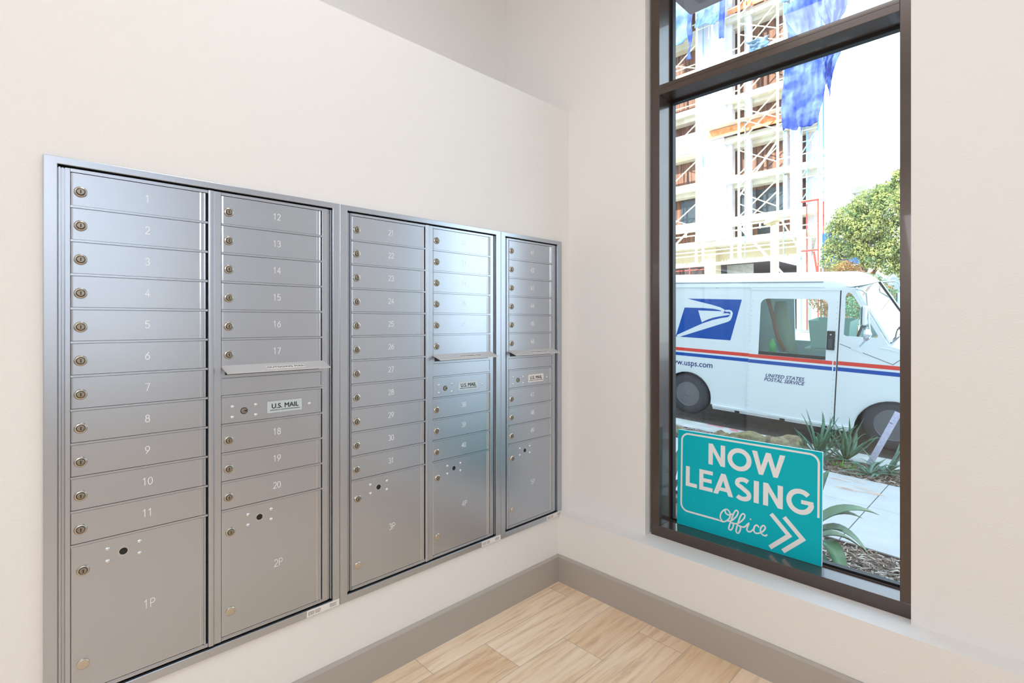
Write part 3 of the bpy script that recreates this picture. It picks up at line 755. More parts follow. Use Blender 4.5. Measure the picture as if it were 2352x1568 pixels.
# second agave, mostly behind the left jamb
bx, by = -.10, 1.15; bz = gz(bx)-.02; lv = []
for (tx, ty, tz, w, s_) in ((.16, 1.05, .34, .08, -.08), (.20, 1.2, .12, .09, -.1), (.12, .95, .02, .08, -.08), (.03, 1.3, .50, .07, -.03), (-.4, 1.2, .3, .09, -.08), (-.3, .9, .1, .09, -.1), (-.1, 1.5, .45, .08, -.05), (.22, 1.12, .24, .07, -.06), (-.35, 1.4, .45, .08, -.05)): ag((tx, ty, tz), w, s_, 0, .12)
plant('agave_plant', 'green agave glimpsed between the left window jamb and the sign', 'plant', (bx, by, bz), lv, 'agave')
def aloe(label, bx, by, n, L, seed, m='aloe', up=(.25, 1.25), w=.038, rise=.03):
    rnd = random.Random(seed); bz = gz(bx)-.02; lv = []
    for i in range(n):
        a = 2*PI*i/n*2.4+rnd.uniform(-.3, .3); e = rnd.uniform(*up); l_ = L*rnd.uniform(.75, 1.1)
        d = Vector((math.cos(a)*math.cos(e), math.sin(a)*math.cos(e), math.sin(e)))
        b = Vector((bx, by, bz+rise)) + d*.02
        lv.append((tuple(b), tuple(b+d*l_), w*rnd.uniform(.8, 1.2), rnd.uniform(-.14, .10)*L*1.3, rnd.uniform(-.05, .05)))
    return plant('aloe_plant', label, 'plant', (bx, by, bz), lv, m, 'aloes in the curbside planting strip')
aloe('dark green spiky aloe clump, leftmost of the curbside aloes', .06, 4.36, 22, .50, 1, up=(.1, 1.3))
aloe('dark green spiky aloe clump with upright leaves, behind the low leaves by the curb', .33, 4.40, 20, .46, 2, up=(.3, 1.35))
aloe('small low aloe at the front of the clump, near the bright green weeds', .14, 4.14, 12, .30, 3, up=(0, .7))
aloe('grey-green toothed aloe at the foot of the leaning stake', .72, 4.22, 16, .34, 4, 'greyaloe', up=(.0, 1.1), w=.034)
aloe('flat grey-green aloe beside the sidewalk edge, lowest on the right', .62, 4.02, 12, .27, 6, 'greyaloe', up=(.0, .5), w=.036)
rnd = random.Random(9); bx, by = .36, 4.16; lv = []
for i in range(22):
    a = rnd.uniform(0, 2*PI); e = rnd.uniform(.2, 1.2); ox = rnd.uniform(-.09, .10); b = Vector((bx+ox, by+rnd.uniform(-.03, .03), gz(bx)-.01)); d = Vector((math.cos(a)*math.cos(e), math.sin(a)*math.cos(e), math.sin(e)))
    lv.append((tuple(b), tuple(b+d*rnd.uniform(.05, .11)), .014, .005, 0))
plant('weed_patch', 'bright green weeds between the spiky aloes in the mulch', 'weeds', (bx, by, gz(bx)-.02), lv, 'weed', stem_r=.006)
# rocks
def rock(label, c, s_, m, seed):
    bm = bmesh.new(); bmesh.ops.create_icosphere(bm, subdivisions=4, radius=1)
    for v in bm.verts:
        n_ = noise.noise(v.co*1.3+Vector((seed*7, 0, 0)))*.35 + noise.noise(v.co*4+Vector((seed*3, 1, 0)))*.09
        v.co = v.co*(1+n_); v.co = Vector((v.co.x*s_[0], v.co.y*s_[1], max(v.co.z, -.45)*s_[2]))
    me = bpy.data.meshes.new('boulder'); bm.to_mesh(me); bm.free(); me.materials.append(M[m])
    for p in me.polygons: p.use_smooth = True
    o = link('boulder', me, None, (c[0], c[1], gz(c[0])+c[2])); return tag(o, label, 'rock', 'rocks along the planting strip')
rock('large brown boulder just left of the spiky aloes', (-.24, 4.36, .02), (.26, .18, .15), 'rock', 1)
rock('mossy yellowish rock in the middle of the row along the curb', (-.70, 4.38, .0), (.24, .16, .13), 'rock2', 2)
rock('small round brown stone between the mossy rock and the big boulder', (-.46, 4.46, .0), (.12, .10, .10), 'rock', 3)
rock('small dark stone left of the mossy rock', (-1.04, 4.38, .0), (.09, .08, .08), 'rock', 4)
rock('low mossy rock beside the left window jamb', (-1.75, 4.15, -.02), (.30, .16, .10), 'rock2', 5)
# leaning stake
mb = MB(); b = Vector((.52, 4.50, gz(.52)-.03)); t = Vector((.785, 4.50, .43))
d = (t-b); sd = Vector((d.z, 0, -d.x)).normalized()*.030; nn = Vector((0, 1, 0))*.006
vs = [b-sd-nn, b+sd-nn, b+sd+nn, b-sd+nn, t-sd-nn, t+sd-nn, t+sd+nn, t-sd+nn]
mb.add(vs, [(0, 1, 2, 3), (4, 5, 6, 7), (0, 4, 5, 1), (1, 5, 6, 2), (2, 6, 7, 3), (3, 7, 4, 0)])
mb.cur = 1
e = d.normalized()
for k, (u0, wd) in enumerate(((.80, .9), )):
    c = b+d*u0-nn*1.02; q = sd*.9; mb.add([c-q, c+q*.2, c+q*.2+e*.006, c-q+e*.006], [(0, 1, 2, 3)])
tag(recentre(mb.build('survey_stake', ['stake', 'ink'])), 'pale lilac wooden stake leaning in front of the van wheel', 'stake')

# ------------------------------------------------------------------ mail van
# local frame: X forward, Y across (0 = side facing us at the sill), Z up; origin under the near rear wheel
ROLL = .113; TUM = math.tan(ROLL)
van = empty('mail_delivery_van', (-1.98, 5.25, -.045), 'white postal delivery van with eagle emblem and red and blue stripes', 'van')
Rr = Matrix.Rotation(math.atan(SL), 4, 'Y') @ Matrix.Rotation(ROLL, 4, 'X')
van.rotation_euler = Rr.to_euler()
W = 1.90
def near(z): return z*TUM
def side_plate(mb, outer, holes, off, th, far=False):
    """plate lying on the leaning side; off = how far it stands proud"""
    n0 = len(mb.v); mb.plate(outer, 0, th, holes=holes, ax='y')
    for i in range(n0, len(mb.v)):
        x, y, z = mb.v[i]; yy = near(z)-off+y
        mb.v[i] = (x, (W-yy) if far else yy, z)
def wheel_arch(cx, cz, r, zb):
    a = math.degrees(math.asin((zb-cz)/r)); return arc(cx, cz, r, r, 180-a, a, 14)
DW = [(1.03, 1.028), (1.855, 1.028), (1.855, 1.70)] + arc(1.765, 1.71, .09, .09, 0, 90, 5) + arc(1.12, 1.71, .09, .09, 90, 180, 5)
QW = [(2.035, 1.36), (2.05, 1.345), (2.375, 1.345), (2.395, 1.37), (2.13, 1.83), (2.10, 1.87), (2.07, 1.89), (2.045, 1.87), (2.035, 1.84)]
outer = [(-1.05, .34), (-.40, .25)] + wheel_arch(0, .28, .385, .23)[0:] + [(2.19, .20)] + wheel_arch(2.60, .20, .41, .205) + [(3.30, .30), (3.34, .60), (3.30, .98), (2.90, 1.14), (2.50, 1.265), (2.12, 1.945), (1.985, 1.965), (-1.05, 1.965)]
hole_big = [(1.00, 1.00), (1.885, 1.00), (1.885, 1.83), (1.00, 1.83)]
BEH = [(.95, .95), (1.9, .95), (1.9, 1.86), (.95, 1.86)]
mb = MB(); side_plate(mb, outer, [hole_big, QW], 0, .03); side_plate(mb, outer, [hole_big, QW], 0, .03, far=True)
body = mb.build('body', 'van', van)
# sliding door (near) and its glass
mb = MB(); side_plate(mb, [(.905, .235), (1.975, .225), (1.975, 1.925), (.905, 1.925)], [DW], .016, .014)
door = mb.build('sliding_door', 'van', van, bevel=.003)
mb = MB(); side_plate(mb, [(1.02, 1.018), (1.865, 1.018), (1.865, 1.81), (1.02, 1.81)], [], -.002, .003); mb.build('door_glass', 'vanglass', door)
mb = MB(); side_plate(mb, [(1.03, 1.030), (1.853, 1.030), (1.853, 1.072), (1.03, 1.072)], [], -.0, .012); mb.build('window_seal', 'vanblack', door)
mb = MB(); side_plate(mb, [(.90, 1.920), (1.995, 1.915), (1.995, 1.945), (.90, 1.950)], [], .022, .02); mb.build('door_rail', 'van', van)
mb = MB(); side_plate(mb, [(.90, 1.924), (1.985, 1.919), (1.985, 1.931), (.90, 1.936)], [], .0165, .012); mb.build('door_gap', 'vanblack', van)
mb = MB(); side_plate(mb, [(1.977, .22), (1.990, .22), (1.990, 1.93), (1.977, 1.93)], [], .001, .003); mb.build('door_gap', 'vanblack', van)
mb = MB(); side_plate(mb, [(1.935, .23), (1.947, .23), (1.947, 1.15), (1.935, 1.15)], [], .019, .004); mb.build('door_edge_strip', 'van', door)
mb = MB(); side_plate(mb, [(1.860, 1.165), (1.950, 1.165), (1.950, 1.405), (1.860, 1.405)], [], .030, .014); hd = mb.build('door_handle', 'vanblack', door, bevel=.006)
mb = MB(); side_plate(mb, [(1.880, 1.185), (1.930, 1.185), (1.930, 1.315), (1.880, 1.315)], [], .034, .004); mb.cur = 1
mb.lathe([(.010, 0), (.010, .012), (.001, .013)], (1.905, near(1.36)-.028, 1.36), (0, -1, 0), 12); mb.build('handle_grip', ['bluesteel', 'chrome'], door)
mb = MB(); rnd = random.Random(8)
for k in range(22):
    for x in (1.955, .92): mb.lathe([(.005, 0), (.004, .003), (.0005, .004)], (x, near(.3+k*.07)-.016, .3+k*.07), (0, -1, 0), 6)
mb.build('door_rivet_row', 'chrome', door)
# glass of quarter window, far side glass
mb = MB(); side_plate(mb, [(2.03, 1.34), (2.40, 1.34), (2.12, 1.86), (2.07, 1.895), (2.03, 1.86)], [], -.012, .003); mb.build('quarter_glass', 'vanglass', van)
# drip rail
mb = MB(); side_plate(mb, [(-1.05, 1.953), (1.80, 1.953), (1.80, 1.968), (-1.05, 1.968)], [], .012, .02); mb.build('drip_rail', 'van', van)
mb = MB(); side_plate(mb, [(-1.05, 2.020), (1.78, 2.020), (1.78, 2.026), (-1.05, 2.026)], [], .0, .02); mb.build('roof_seam', 'rim', van)
# roof: cross sections along X
y0 = near(1.965)+.004; prof = [(0, 1.965), (.006, 2.005), (.035, 2.045), (.10, 2.075), (.25, 2.098), (.45, 2.112), (.72, 2.120)]
prof = [(y0+a, b) for a, b in prof]; prof = prof + [(W-a, b) for a, b in reversed(prof)]
def roof_sec(x):
    if x <= 1.90: k = 0
    else: k = (x-1.90)/.30
    out = []
    for a, b in prof:
        yc = W/2; inset = abs(a-yc)/(yc-y0)
        out.append((x-(.10*inset**3*(1 if x > 1.85 else 0)), a, 1.955+(b-1.955)*(1-k**2.2*.98) if k > 0 else b))
    return out
secs = [-1.10, -1.06, -.5, .5, 1.5, 1.88, 1.95, 2.02, 2.08, 2.13, 2.17, 2.195]
mb = MB(); mb.smooth = True; vs = []
for i, x in enumerate(secs):
    sec = roof_sec(x)
    if i == 0: sec = [(x_, y_, 1.955+(z_-1.955)*.6) for x_, y_, z_ in sec]
    vs += sec
n = len(prof); fs = [(i*n+j, i*n+j+1, (i+1)*n+j+1, (i+1)*n+j) for i in range(len(secs)-1) for j in range(n-1)]
fs += [tuple(range(n)), tuple(range((len(secs)-1)*n, len(secs)*n))]
mb.add(vs, fs); mb.build('roof', 'van', van)
# windscreen
nt, nb = near(1.945)+.05, near(1.29)+.05
mb = MB(); vs = [(2.125, nt, 1.935), (2.125, W-nt, 1.935), (2.505, W-nb, 1.30), (2.505, nb, 1.30)]
d_ = Vector((.004, 0, .002)); mb.add(vs+[tuple(Vector(v)+d_) for v in vs], [(0, 1, 2, 3), (7, 6, 5, 4), (0, 4, 5, 1), (1, 5, 6, 2), (2, 6, 7, 3), (3, 7, 4, 0)])
mb.build('windscreen', 'windshield', van)
mb = MB()
for (p, q) in (((2.128, nt, 1.942), (2.512, nb, 1.295)), ((2.128, W-nt, 1.942), (2.512, W-nb, 1.295))): mb.tube([p, q], .022, 8)
mb.build('windscreen_pillar', 'van', van)
mb = MB()
for (p, q) in (((2.514, nb, 1.292), (2.514, W-nb, 1.292)), ((2.135, W-nt-.02, 1.94), (2.512, W-nb-.02, 1.302))): mb.tube([p, q], .009, 6)
mb.build('windscreen_seal', 'vanblack', van)
# hood and front
def hood_z(x, t):   # t 0 near edge .. 1 centre
    base = 1.265-.345*((x-2.45)/.85)**1.25 if x > 2.45 else 1.265
    edge = {0: 1}.get(0) and base-.035
    return edge+(base+.055-edge)*math.sin(t*PI/2)**.7
hx = [2.42, 2.5, 2.6, 2.75, 2.9, 3.05, 3.2, 3.29, 3.33]; ts = [0, .06, .14, .25, .4, .6, .8, 1]
mb = MB(); mb.smooth = True; vs = []
for x in hx:
    row_ = []
    drop = 0 if x < 3.25 else (x-3.25)*1.3
    for t in ts: row_.append((x, near(1.2)-.004+t*(W/2-near(1.2)), hood_z(x, t)-drop))
    row_ = row_ + [(a, W-b, c) for a, b, c in reversed(row_[:-1])]
    vs += row_; n = len(row_)
fs = [(i*n+j, i*n+j+1, (i+1)*n+j+1, (i+1)*n+j) for i in range(len(hx)-1) for j in range(n-1)]
mb.add(vs, fs); mb.build('hood', 'van', van)
mb = MB(); mb.box(3.28, 3.36, .06, W-.06, .45, 1.0); mb.build('front_panel', 'van', van, bevel=.03)
mb = MB(); mb.box(3.34, 3.46, .02, W-.02, .32, .46); mb.build('front_bumper', 'vanblack', van, bevel=.02)
mb = MB(); mb.box(-1.09, -1.05, .22, W-.22, .34, 1.97); mb.build('rear_panel', 'van', van)
mb = MB(); side_plate(mb, [(2.0, 1.243), (2.556, 1.038), (2.66, 1.14), (2.652, 1.142), (2.553, 1.048), (2.0, 1.251)], [], .0008, .003)
mb.build('hood_seam', 'rim', van)
mb = MB(); side_plate(mb, [(2.12, 1.20), (2.25, 1.15), (2.23, 1.27), (2.20, 1.29)], [], .006, .006); mb.build('mirror_bracket', 'van', van)
# underbody, floor, arches
mb = MB(); mb.box(.42, 2.14, .10, W-.10, .24, .38); mb.box(-1.0, 3.25, .5, W-.5, .28, .42); mb.box(-1.0, -.42, .1, W-.1, .34, .42); mb.build('underbody', 'vanblack', van)
mb = MB()
for cx, cz, r in ((0, .28, .385), (2.60, .20, .41)):
    for s0 in (0, 1):
        pts = arc(cx, cz, r+.004, r+.004, 185, -5, 16)
        a_, b_ = (.035, .42) if s0 == 0 else (W-.42, W-.035)
        q = [(x, y, z) for (x, z) in pts for y in (a_, b_)]
        mb.add(q, [(2*i, 2*i+1, 2*i+3, 2*i+2) for i in range(len(pts)-1)])
        c_ = b_ if s0 == 0 else a_
        mb.add([(x, c_, z) for x, z in pts], [tuple(range(len(pts)))])
mb.build('wheel_well', 'vanblack', van)
# sill / skirt rail
mb = MB(); mb.box(.42, 2.15, -.005, .05, .205, .232); mb.box(.42, 2.15, .012, .06, .17, .20); mb.cur = 1
for x in (.75, 1.35, 1.85): mb.box(x, x+.06, -.002, .05, .17, .21)
mb.build('sill_rail', ['van', 'vanblack'], van)
# wheels
def wheel_mb():
    mb = MB(); mb.smooth = True
    R_ = .325; w_ = .19
    mb.lathe([(.19, -w_/2), (.23, -w_/2-.004), (.28, -w_/2), (R_-.02, -w_/2+.015), (R_, -w_/2+.04), (R_, w_/2-.04), (R_-.02, w_/2-.015), (.23, w_/2), (.19, w_/2), (.18, 0), (.19, -w_/2)], ax=(0, 1, 0), n=40, caps=False)
    return mb
WM = cached('tyre', wheel_mb, 'tyre')
def rim_mb():
    mb = MB()
    mb.lathe([(.195, -.085), (.19, -.092), (.175, -.075), (.165, -.05), (.12, -.045), (.09, -.062), (.06, -.062), (.055, -.085), (.03, -.09), (.001, -.09)], ax=(0, 1, 0), n=36)
    mb.cur = 1
    for k in range(5):
        t = 2*PI*k/5; mb.lathe([(.012, 0), (.012, .016), (.001, .017)], (.075*math.cos(t), -.062, .075*math.sin(t)), (0, -1, 0), 8)
    for k in range(8):
        t = 2*PI*k/8; mb.lathe([(.017, 0), (.017, .002)], (.142*math.cos(t), -.048, .142*math.sin(t)), (0, -1, 0), 8)
    return mb
RM = cached('rim', rim_mb, ['rim', 'vanblack'])
for x in (0, 2.58):
    for far in (0, 1):
        t = link('tyre', WM, van, (x, .16 if not far else W-.16, .325)); r_ = link('wheel_rim', RM, t)
        if far: r_.rotation_euler = (0, 0, PI)
# stripes and lettering on the near side
def strip(name, x0, x1, z0, z1, off, m, parent, kx=0):
    mb = MB(); side_plate(mb, [(x0, z0), (x1, z0+kx), (x1, z1+kx), (x0, z1)], [], off, .003); return mb.build(name, m, parent)
for m_, z0, z1, nm in (('vanred', .982, 1.030, 'red_stripe'), ('vanblue', .907, .955, 'blue_stripe')):
    strip(nm, -1.05, .90, z0, z1, .0015, m_, van); strip(nm, .906, 1.974, z0-.002, z1-.002, .0175, m_, door); strip(nm, 1.992, 3.29, z0, z1, .0015, m_, van)
# eagle emblem: blue parallelogram, white shapes in relief of a film
def c3(px, py):
    u = 1520+px/3.92; v = 600+py/3.92; t = (u-1176)/1176; D = 5.25-CAMY; C_, S_ = math.cos(TH), math.sin(TH)
    fw = D/(C_+t*S_); p = fw*(t*C_-S_); x = p+CAMX; z = H+(740-v)*fw/1176
    return (x+1.98, z+.045+SL*(x+1.98))
def film(name, pts, off, m, conv=True):
    mb = MB(); side_plate(mb, [c3(*p) for p in pts] if conv else pts, [], off, .002); return mb.build(name, m, van)
em = film('eagle_emblem', [(185, 342), (668, 352), (583, 714), (95, 678)], .0016, 'vanblue')
def film2(pts, off=.0024, m='van'):
    mb = MB(); side_plate(mb, [c3(*p) for p in pts], [], off, .002); o = mb.build('emblem_marking', m, em); return o
film2([(150, 340), (178, 340), (300, 372), (400, 396), (480, 420), (515, 438), (522, 452), (508, 462), (480, 446), (420, 433), (330, 426), (130, 420)])
film2([(286, 447), (505, 456), (520, 466), (500, 474), (545, 472), (566, 478), (568, 486), (480, 500), (420, 512), (368, 530), (322, 553)])
film2([(519, 444), (560, 442), (584, 452), (594, 470), (590, 500), (576, 534), (555, 548), (130, 682), (105, 676), (108, 664), (220, 612), (330, 562), (420, 532), (500, 514), (548, 508), (562, 500), (570, 486), (574, 468), (562, 458), (530, 460)])
strip('emblem_mask', -.30, -.30, 1, 1, .0, 'van', em) if False else None
# lettering
def side_text(txt, x, z, size, m, parent, off, **k):
    me = text_mesh(txt, size, **k); me.transform(RY)
    for v in me.vertices:
        X_, Y_, Z_ = v.co; v.co = (X_+x, near(Z_+z)-off+Y_, Z_+z)
    me.materials.append(M[m]); return link('lettering', me, parent)
M['vanink'] = mat('van_navy_ink', srgb(24, 52, 118), .5)
side_text('www.usps.com', .392, .800, .122, 'vanink', van, .0022, align='RIGHT', bold=.0012, spacing=1.0, extr=.0003)
side_text('UNITED STATES', 1.378, .752, .066, 'vanink', door, .0178, shear=.28, bold=.0012, spacing=1.02, extr=.0003)
side_text('POSTAL SERVICE', 1.373, .697, .066, 'vanink', door, .0178, shear=.28, bold=.0012, spacing=1.02, extr=.0003)
# mirrors (near side) on tubular arms
def mirror(sgn):
    Y_ = lambda y: y if sgn > 0 else W-y
    mb = MB(); yb = near(1.2)
    mb.tube([(2.14, Y_(near(1.9)), 1.93), (2.26, Y_(-.02), 1.93), (2.30, Y_(-.04), 1.90), (2.34, Y_(-.10), 1.62), (2.36, Y_(-.11), 1.42), (2.34, Y_(-.08), 1.38), (2.22, Y_(near(1.24)-.01), 1.24)], .011, 8)
    o = mb.build('mirror_arm', 'chrome', van)
    mb = MB(); mb.box(2.29, 2.33, min(Y_(-.18), Y_(-.02)), max(Y_(-.18), Y_(-.02)), 1.53, 1.76); mb.build('mirror', 'van', o, bevel=.018)
    mb = MB(); mb.box(2.283, 2.290, min(Y_(-.17), Y_(-.03)), max(Y_(-.17), Y_(-.03)), 1.54, 1.75); mb.build('mirror_glass', 'bluesteel', o)
    mb = MB(); mb.lathe([(.001, 0), (.06, .02), (.085, .05), (.085, .07), (.001, .075)], (2.38, Y_(-.10), 1.42), (-1, 0, 0), 20); mb.build('convex_mirror', 'chrome', o)
mirror(1); mirror(-1)
# wipers
mb = MB(); 
for y in (.75, 1.15):
    mb.tube([(2.57, y, 1.315), (2.50, y+.12, 1.36), (2.47, y+.30, 1.38)], .009, 6); mb.box(2.455, 2.475, y+.12, y+.48, 1.355, 1.375); mb.lathe([(.025, 0), (.02, .03)], (2.57, y, 1.305), (0, 0, 1), 10)
    mb.tube([(2.66, y-.1, 1.30), (2.60, y-.06, 1.325)], .010, 6)
mb.build('windscreen_wiper', 'vanblack', van)
# cabin
mb = MB(); mb.box(.35, 2.45, .14, W-.14, .42, .46); mb.box(.38, .42, .22, W-.22, .45, 1.95); mb.build('cabin_floor', 'vaninner', van)
mb = MB()
for z in (.62, 1.04, 1.46): mb.box(.42, .45, .34, .80, z, z+.36)
mb.build('bulkhead_door', 'tub', van, bevel=.03)
mb = MB(); mb.smooth = True
mb.tube([(1.26, .70, .86), (1.20, .70, 1.1), (1.13, .70, 1.4), (1.12, .70, 1.72)], [.10, .12, .12, .07], 14); mb.build('seat_back', 'seat', van)
mb = MB(); mb.box(1.18, 1.62, .47, .92, .76, .90); mb.box(1.26, 1.55, .57, .82, .45, .76); mb.build('seat_cushion', 'seat', van, bevel=.03)
mb = MB(); mb.tube([(1.04, .40, 1.82), (1.12, .42, 1.5), (1.17, .43, 1.25), (1.26, .45, 1.04)], .026, 6); mb.build('seat_belt', 'belt', van)
mb = MB(); mb.box(1.36, 2.10, .95, 1.55, .98, 1.02); mb.box(1.70, 2.05, 1.0, 1.5, .46, .98); mb.build('mail_tray', 'vaninner', van)
def tub(x0, x1, y0, y1, z0, z1):
    mb = MB(); t = .01; f_ = .03
    o_ = [(x0+f_, y0+f_), (x1-f_, y0+f_), (x1-f_, y1-f_), (x0+f_, y1-f_)]; p_ = [(x0, y0), (x1, y0), (x1, y1), (x0, y1)]
    i0 = [(a+(t if a < (x0+x1)/2 else -t), b+(t if b < (y0+y1)/2 else -t)) for a, b in o_]; i1 = [(a+(t if a < (x0+x1)/2 else -t), b+(t if b < (y0+y1)/2 else -t)) for a, b in p_]
    vs = [(a, b, z0) for a, b in o_]+[(a, b, z1) for a, b in p_]+[(a, b, z0+t) for a, b in i0]+[(a, b, z1) for a, b in i1]
    fs = [(3, 2, 1, 0), (8, 9, 10, 11)]
    for i in range(4):
        j = (i+1) % 4; fs += [(i, j, j+4, i+4), (i+8, i+12, j+12, j+8), (i+4, j+4, j+12, i+12)]
    return mb.add(vs, fs)
tb = tub(1.40, 1.92, 1.0, 1.48, 1.025, 1.42).build('mail_tub', 'tub', None); 
vm = Matrix.Translation(van.location) @ Rr
tb.matrix_world = vm; tag(tb, 'pale green plastic mail tub on the tray inside the white van', 'tub')
mb = MB(); mb.box(2.22, 2.50, .25, W-.25, 1.10, 1.22); mb.box(2.28, 2.50, .25, W-.25, .46, 1.10); mb.build('dashboard', 'vaninner', van, bevel=.02)
mb = MB(); mb.box(2.20, 2.50, .24, W-.24, 1.222, 1.245); mb.build('dash_reflection', 'tan', van, bevel=.01)  # added strip, its tan imitates the reflection low in the windscreen
mb = MB(); mb.add([(2.10, near(1.9)+.08, 1.915), (2.10, W-near(1.9)-.08, 1.915), (2.20, W-near(1.7)-.08, 1.745), (2.20, near(1.7)+.08, 1.745)], [(0, 1, 2, 3)]); mb.build('reflection_panel', 'tan', van).modifiers.new('t', 'SOLIDIFY').thickness = .012  # added panel, tan for the orange reflection along the windscreen top
mb = MB(); ring = [(2.12+.06*math.sin(t)*.5, .62+.20*math.cos(t), 1.24+.19*math.sin(t)) for t in [2*PI*k/24 for k in range(25)]]
mb.tube(ring, .016, 8); mb.tube([(2.12, .42, 1.24), (2.12, .82, 1.24)], .014, 6); mb.tube([(2.12, .62, 1.24), (2.28, .62, 1.12)], .022, 8); mb.build('steering_wheel', 'vanblack', van)
mb = MB(); mb.smooth = True; mb.lathe([(.045, 0), (.045, .13), (.02, .17), (.018, .20), (.001, .20)], (0, 0, 0), (0, 0, 1), 16); bo = mb.build('spray_bottle', 'bottle')
mb = MB(); mb.box(.99, 1.05+.25, .12, .42, .98, 1.03); mb.build('door_shelf', 'vaninner', van)
bo.matrix_world = vm @ Matrix.Translation((1.16, .27, 1.032)); tag(bo, 'small green bottle behind the van door window', 'bottle')

# ------------------------------------------------------------------ apartment building under construction
YB = 36.6
G0 = gz(-13)+.40
bld = empty('apartment_building', (-14, YB, G0), 'tall unfinished apartment building with white slabs and brown plywood, across the street', 'building')
bl = Vector(bld.location)
def bbox(mb, x0, x1, y0, y1, z0, z1): mb.box(x0-bl.x, x1-bl.x, y0-bl.y, y1-bl.y, z0-bl.z, z1-bl.z)
LV = [9.19, 12.28, 15.31, 18.34, 21.38, 24.42, 27.46, 30.5, 33.5]
XL, XR = -27.0, -8.45
# core walls (plywood) behind the slab edges
def plan(mb, xr, y0, y1, z0, z1):
    k = .30; q = [(XL-bl.x, y0-bl.y), (xr-k*(y0-YB)-bl.x, y0-bl.y), (xr-k*(y1-YB)-bl.x, y1-bl.y), (XL-bl.x, y1-bl.y)]
    mb.plate(q, z0-bl.z, z1-bl.z, ax='z')
mb = MB(); plan(mb, XR-.35, YB+1.35, YB+12, 7.6, 33.5); mb.build('plywood_wall', 'ply', bld)
for i, z in enumerate(LV):
    mb = MB(); plan(mb, XR, YB, YB+12.5, z-.40, z+.06 if i else z+.1); mb.build('floor_slab', 'slab', bld)
    if i: 
        mb = MB(); bbox(mb, XL, XR, YB+.55, YB+1.3, z-.72, z-.40); mb.build('slab_beam', 'slab', bld)
mb = MB(); plan(mb, XR, YB, YB+12.5, 7.25, 7.75); mb.build('floor_slab', 'slab', bld)
def wallpart(name, x0, x1, z0, z1, y0, y1, m):
    mb = MB(); bbox(mb, x0, x1, y0, y1, z0, z1); return mb.build(name, m, bld)
wallpart('white_pier', -16.96, -14.71, 7.7, 33.5, YB-.12, YB+.9, 'stucco')
wallpart('white_pier', -14.71, -14.3, 7.7, 33.5, YB+.3, YB+.9, 'stucco')
wallpart('white_pier', -21.4, -20.6, 7.7, 33.5, YB-.1, YB+.9, 'stucco')
wallpart('column', -13.20, -12.86, 7.7, 33.5, YB+.12, YB+.5, 'stucco')
wallpart('end_wall', -10.14, -9.46, 7.7, 33.5, YB-.05, YB+.3, 'stucco')
wallpart('end_wall', -9.4, -8.9, 7.7, 33.5, YB+1, YB+1.5, 'stucco')
wallpart('balcony_parapet', -19.6, -14.71, 15.35, 16.4, YB-.16, YB, 'stucco')
for k, z in enumerate(LV[:6]):
    wallpart('interior_shade_wall', -10.7, -10.45, z, z+2.6, YB+.3, YB+1.3, 'stucco')
# windows in the lower storeys
for (x0, x1, z0, z1) in ((-18.9, -17.1, 9.5, 11.5), (-14.2, -12.9, 9.4, 11.3), (-12.8, -10.8, 9.4, 11.3), (-14.2, -13.4, 7.8, 8.7), (-12.8, -11.9, 7.8, 8.7), (-10.45, -10.2, 9.4, 11.2)):
    f_ = wallpart('window_glazing', x0, x1, z0, z1, YB+1.28, YB+1.36, 'bluesteel')
wallpart('lower_wall', -26, -8.8, 7.7, 12.0, YB+1.36, YB+1.5, 'stucco')
# podium: beige beam band, soffit, garage openings
wallpart('podium_wall', XL, -9.6, 6.1, 7.25, YB+1.2, YB+1.6, 'podium')
wallpart('podium_column', -16.6, -15.7, G0, 7.25, YB+.6, YB+1.6, 'podium')
wallpart('podium_column', -9.7, -9.0, G0, 7.4, YB-.1, YB+.7, 'slab')
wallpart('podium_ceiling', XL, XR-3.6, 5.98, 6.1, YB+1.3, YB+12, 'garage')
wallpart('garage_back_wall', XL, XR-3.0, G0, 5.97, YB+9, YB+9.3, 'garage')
wallpart('garage_side_panel', -15.6, -13.6, G0, 5.97, YB+2.5, YB+2.7, 'curb')
# red grille in the garage opening at the left
mb = MB()
for z in (5.85, 5.6, 4.75): bbox(mb, -19.6, -16.6, YB+.9, YB+.96, z, z+.07)
for k in range(2): bbox(mb, -19.5+k*1.45+.0, -19.43+k*1.45, YB+.9, YB+.96, 3.0, 5.9)
bbox(mb, -16.68, -16.6, YB+.9, YB+.96, 3.0, 5.9); mb.build('red_grille_frame', 'scafred', bld)
mb = MB()
for k in range(26): bbox(mb, -19.5+k*.11, -19.47+k*.11, YB+.94, YB+.98, 3.0, 5.75)
mb.build('grille_bars', 'brownfence', bld)
# orange formwork platform over the third bay
wallpart('formwork_board', -15.8, -10.3, 15.40, 16.05, YB-.35, YB-.28, 'orangeply')
wallpart('formwork_board', -15.8, -10.3, 16.10, 16.18, YB-1.0, YB+1.2, 'slab')
wallpart('formwork_board', -14.4, -10.6, 24.48, 24.95, YB-.25, YB-.20, 'orangeply')

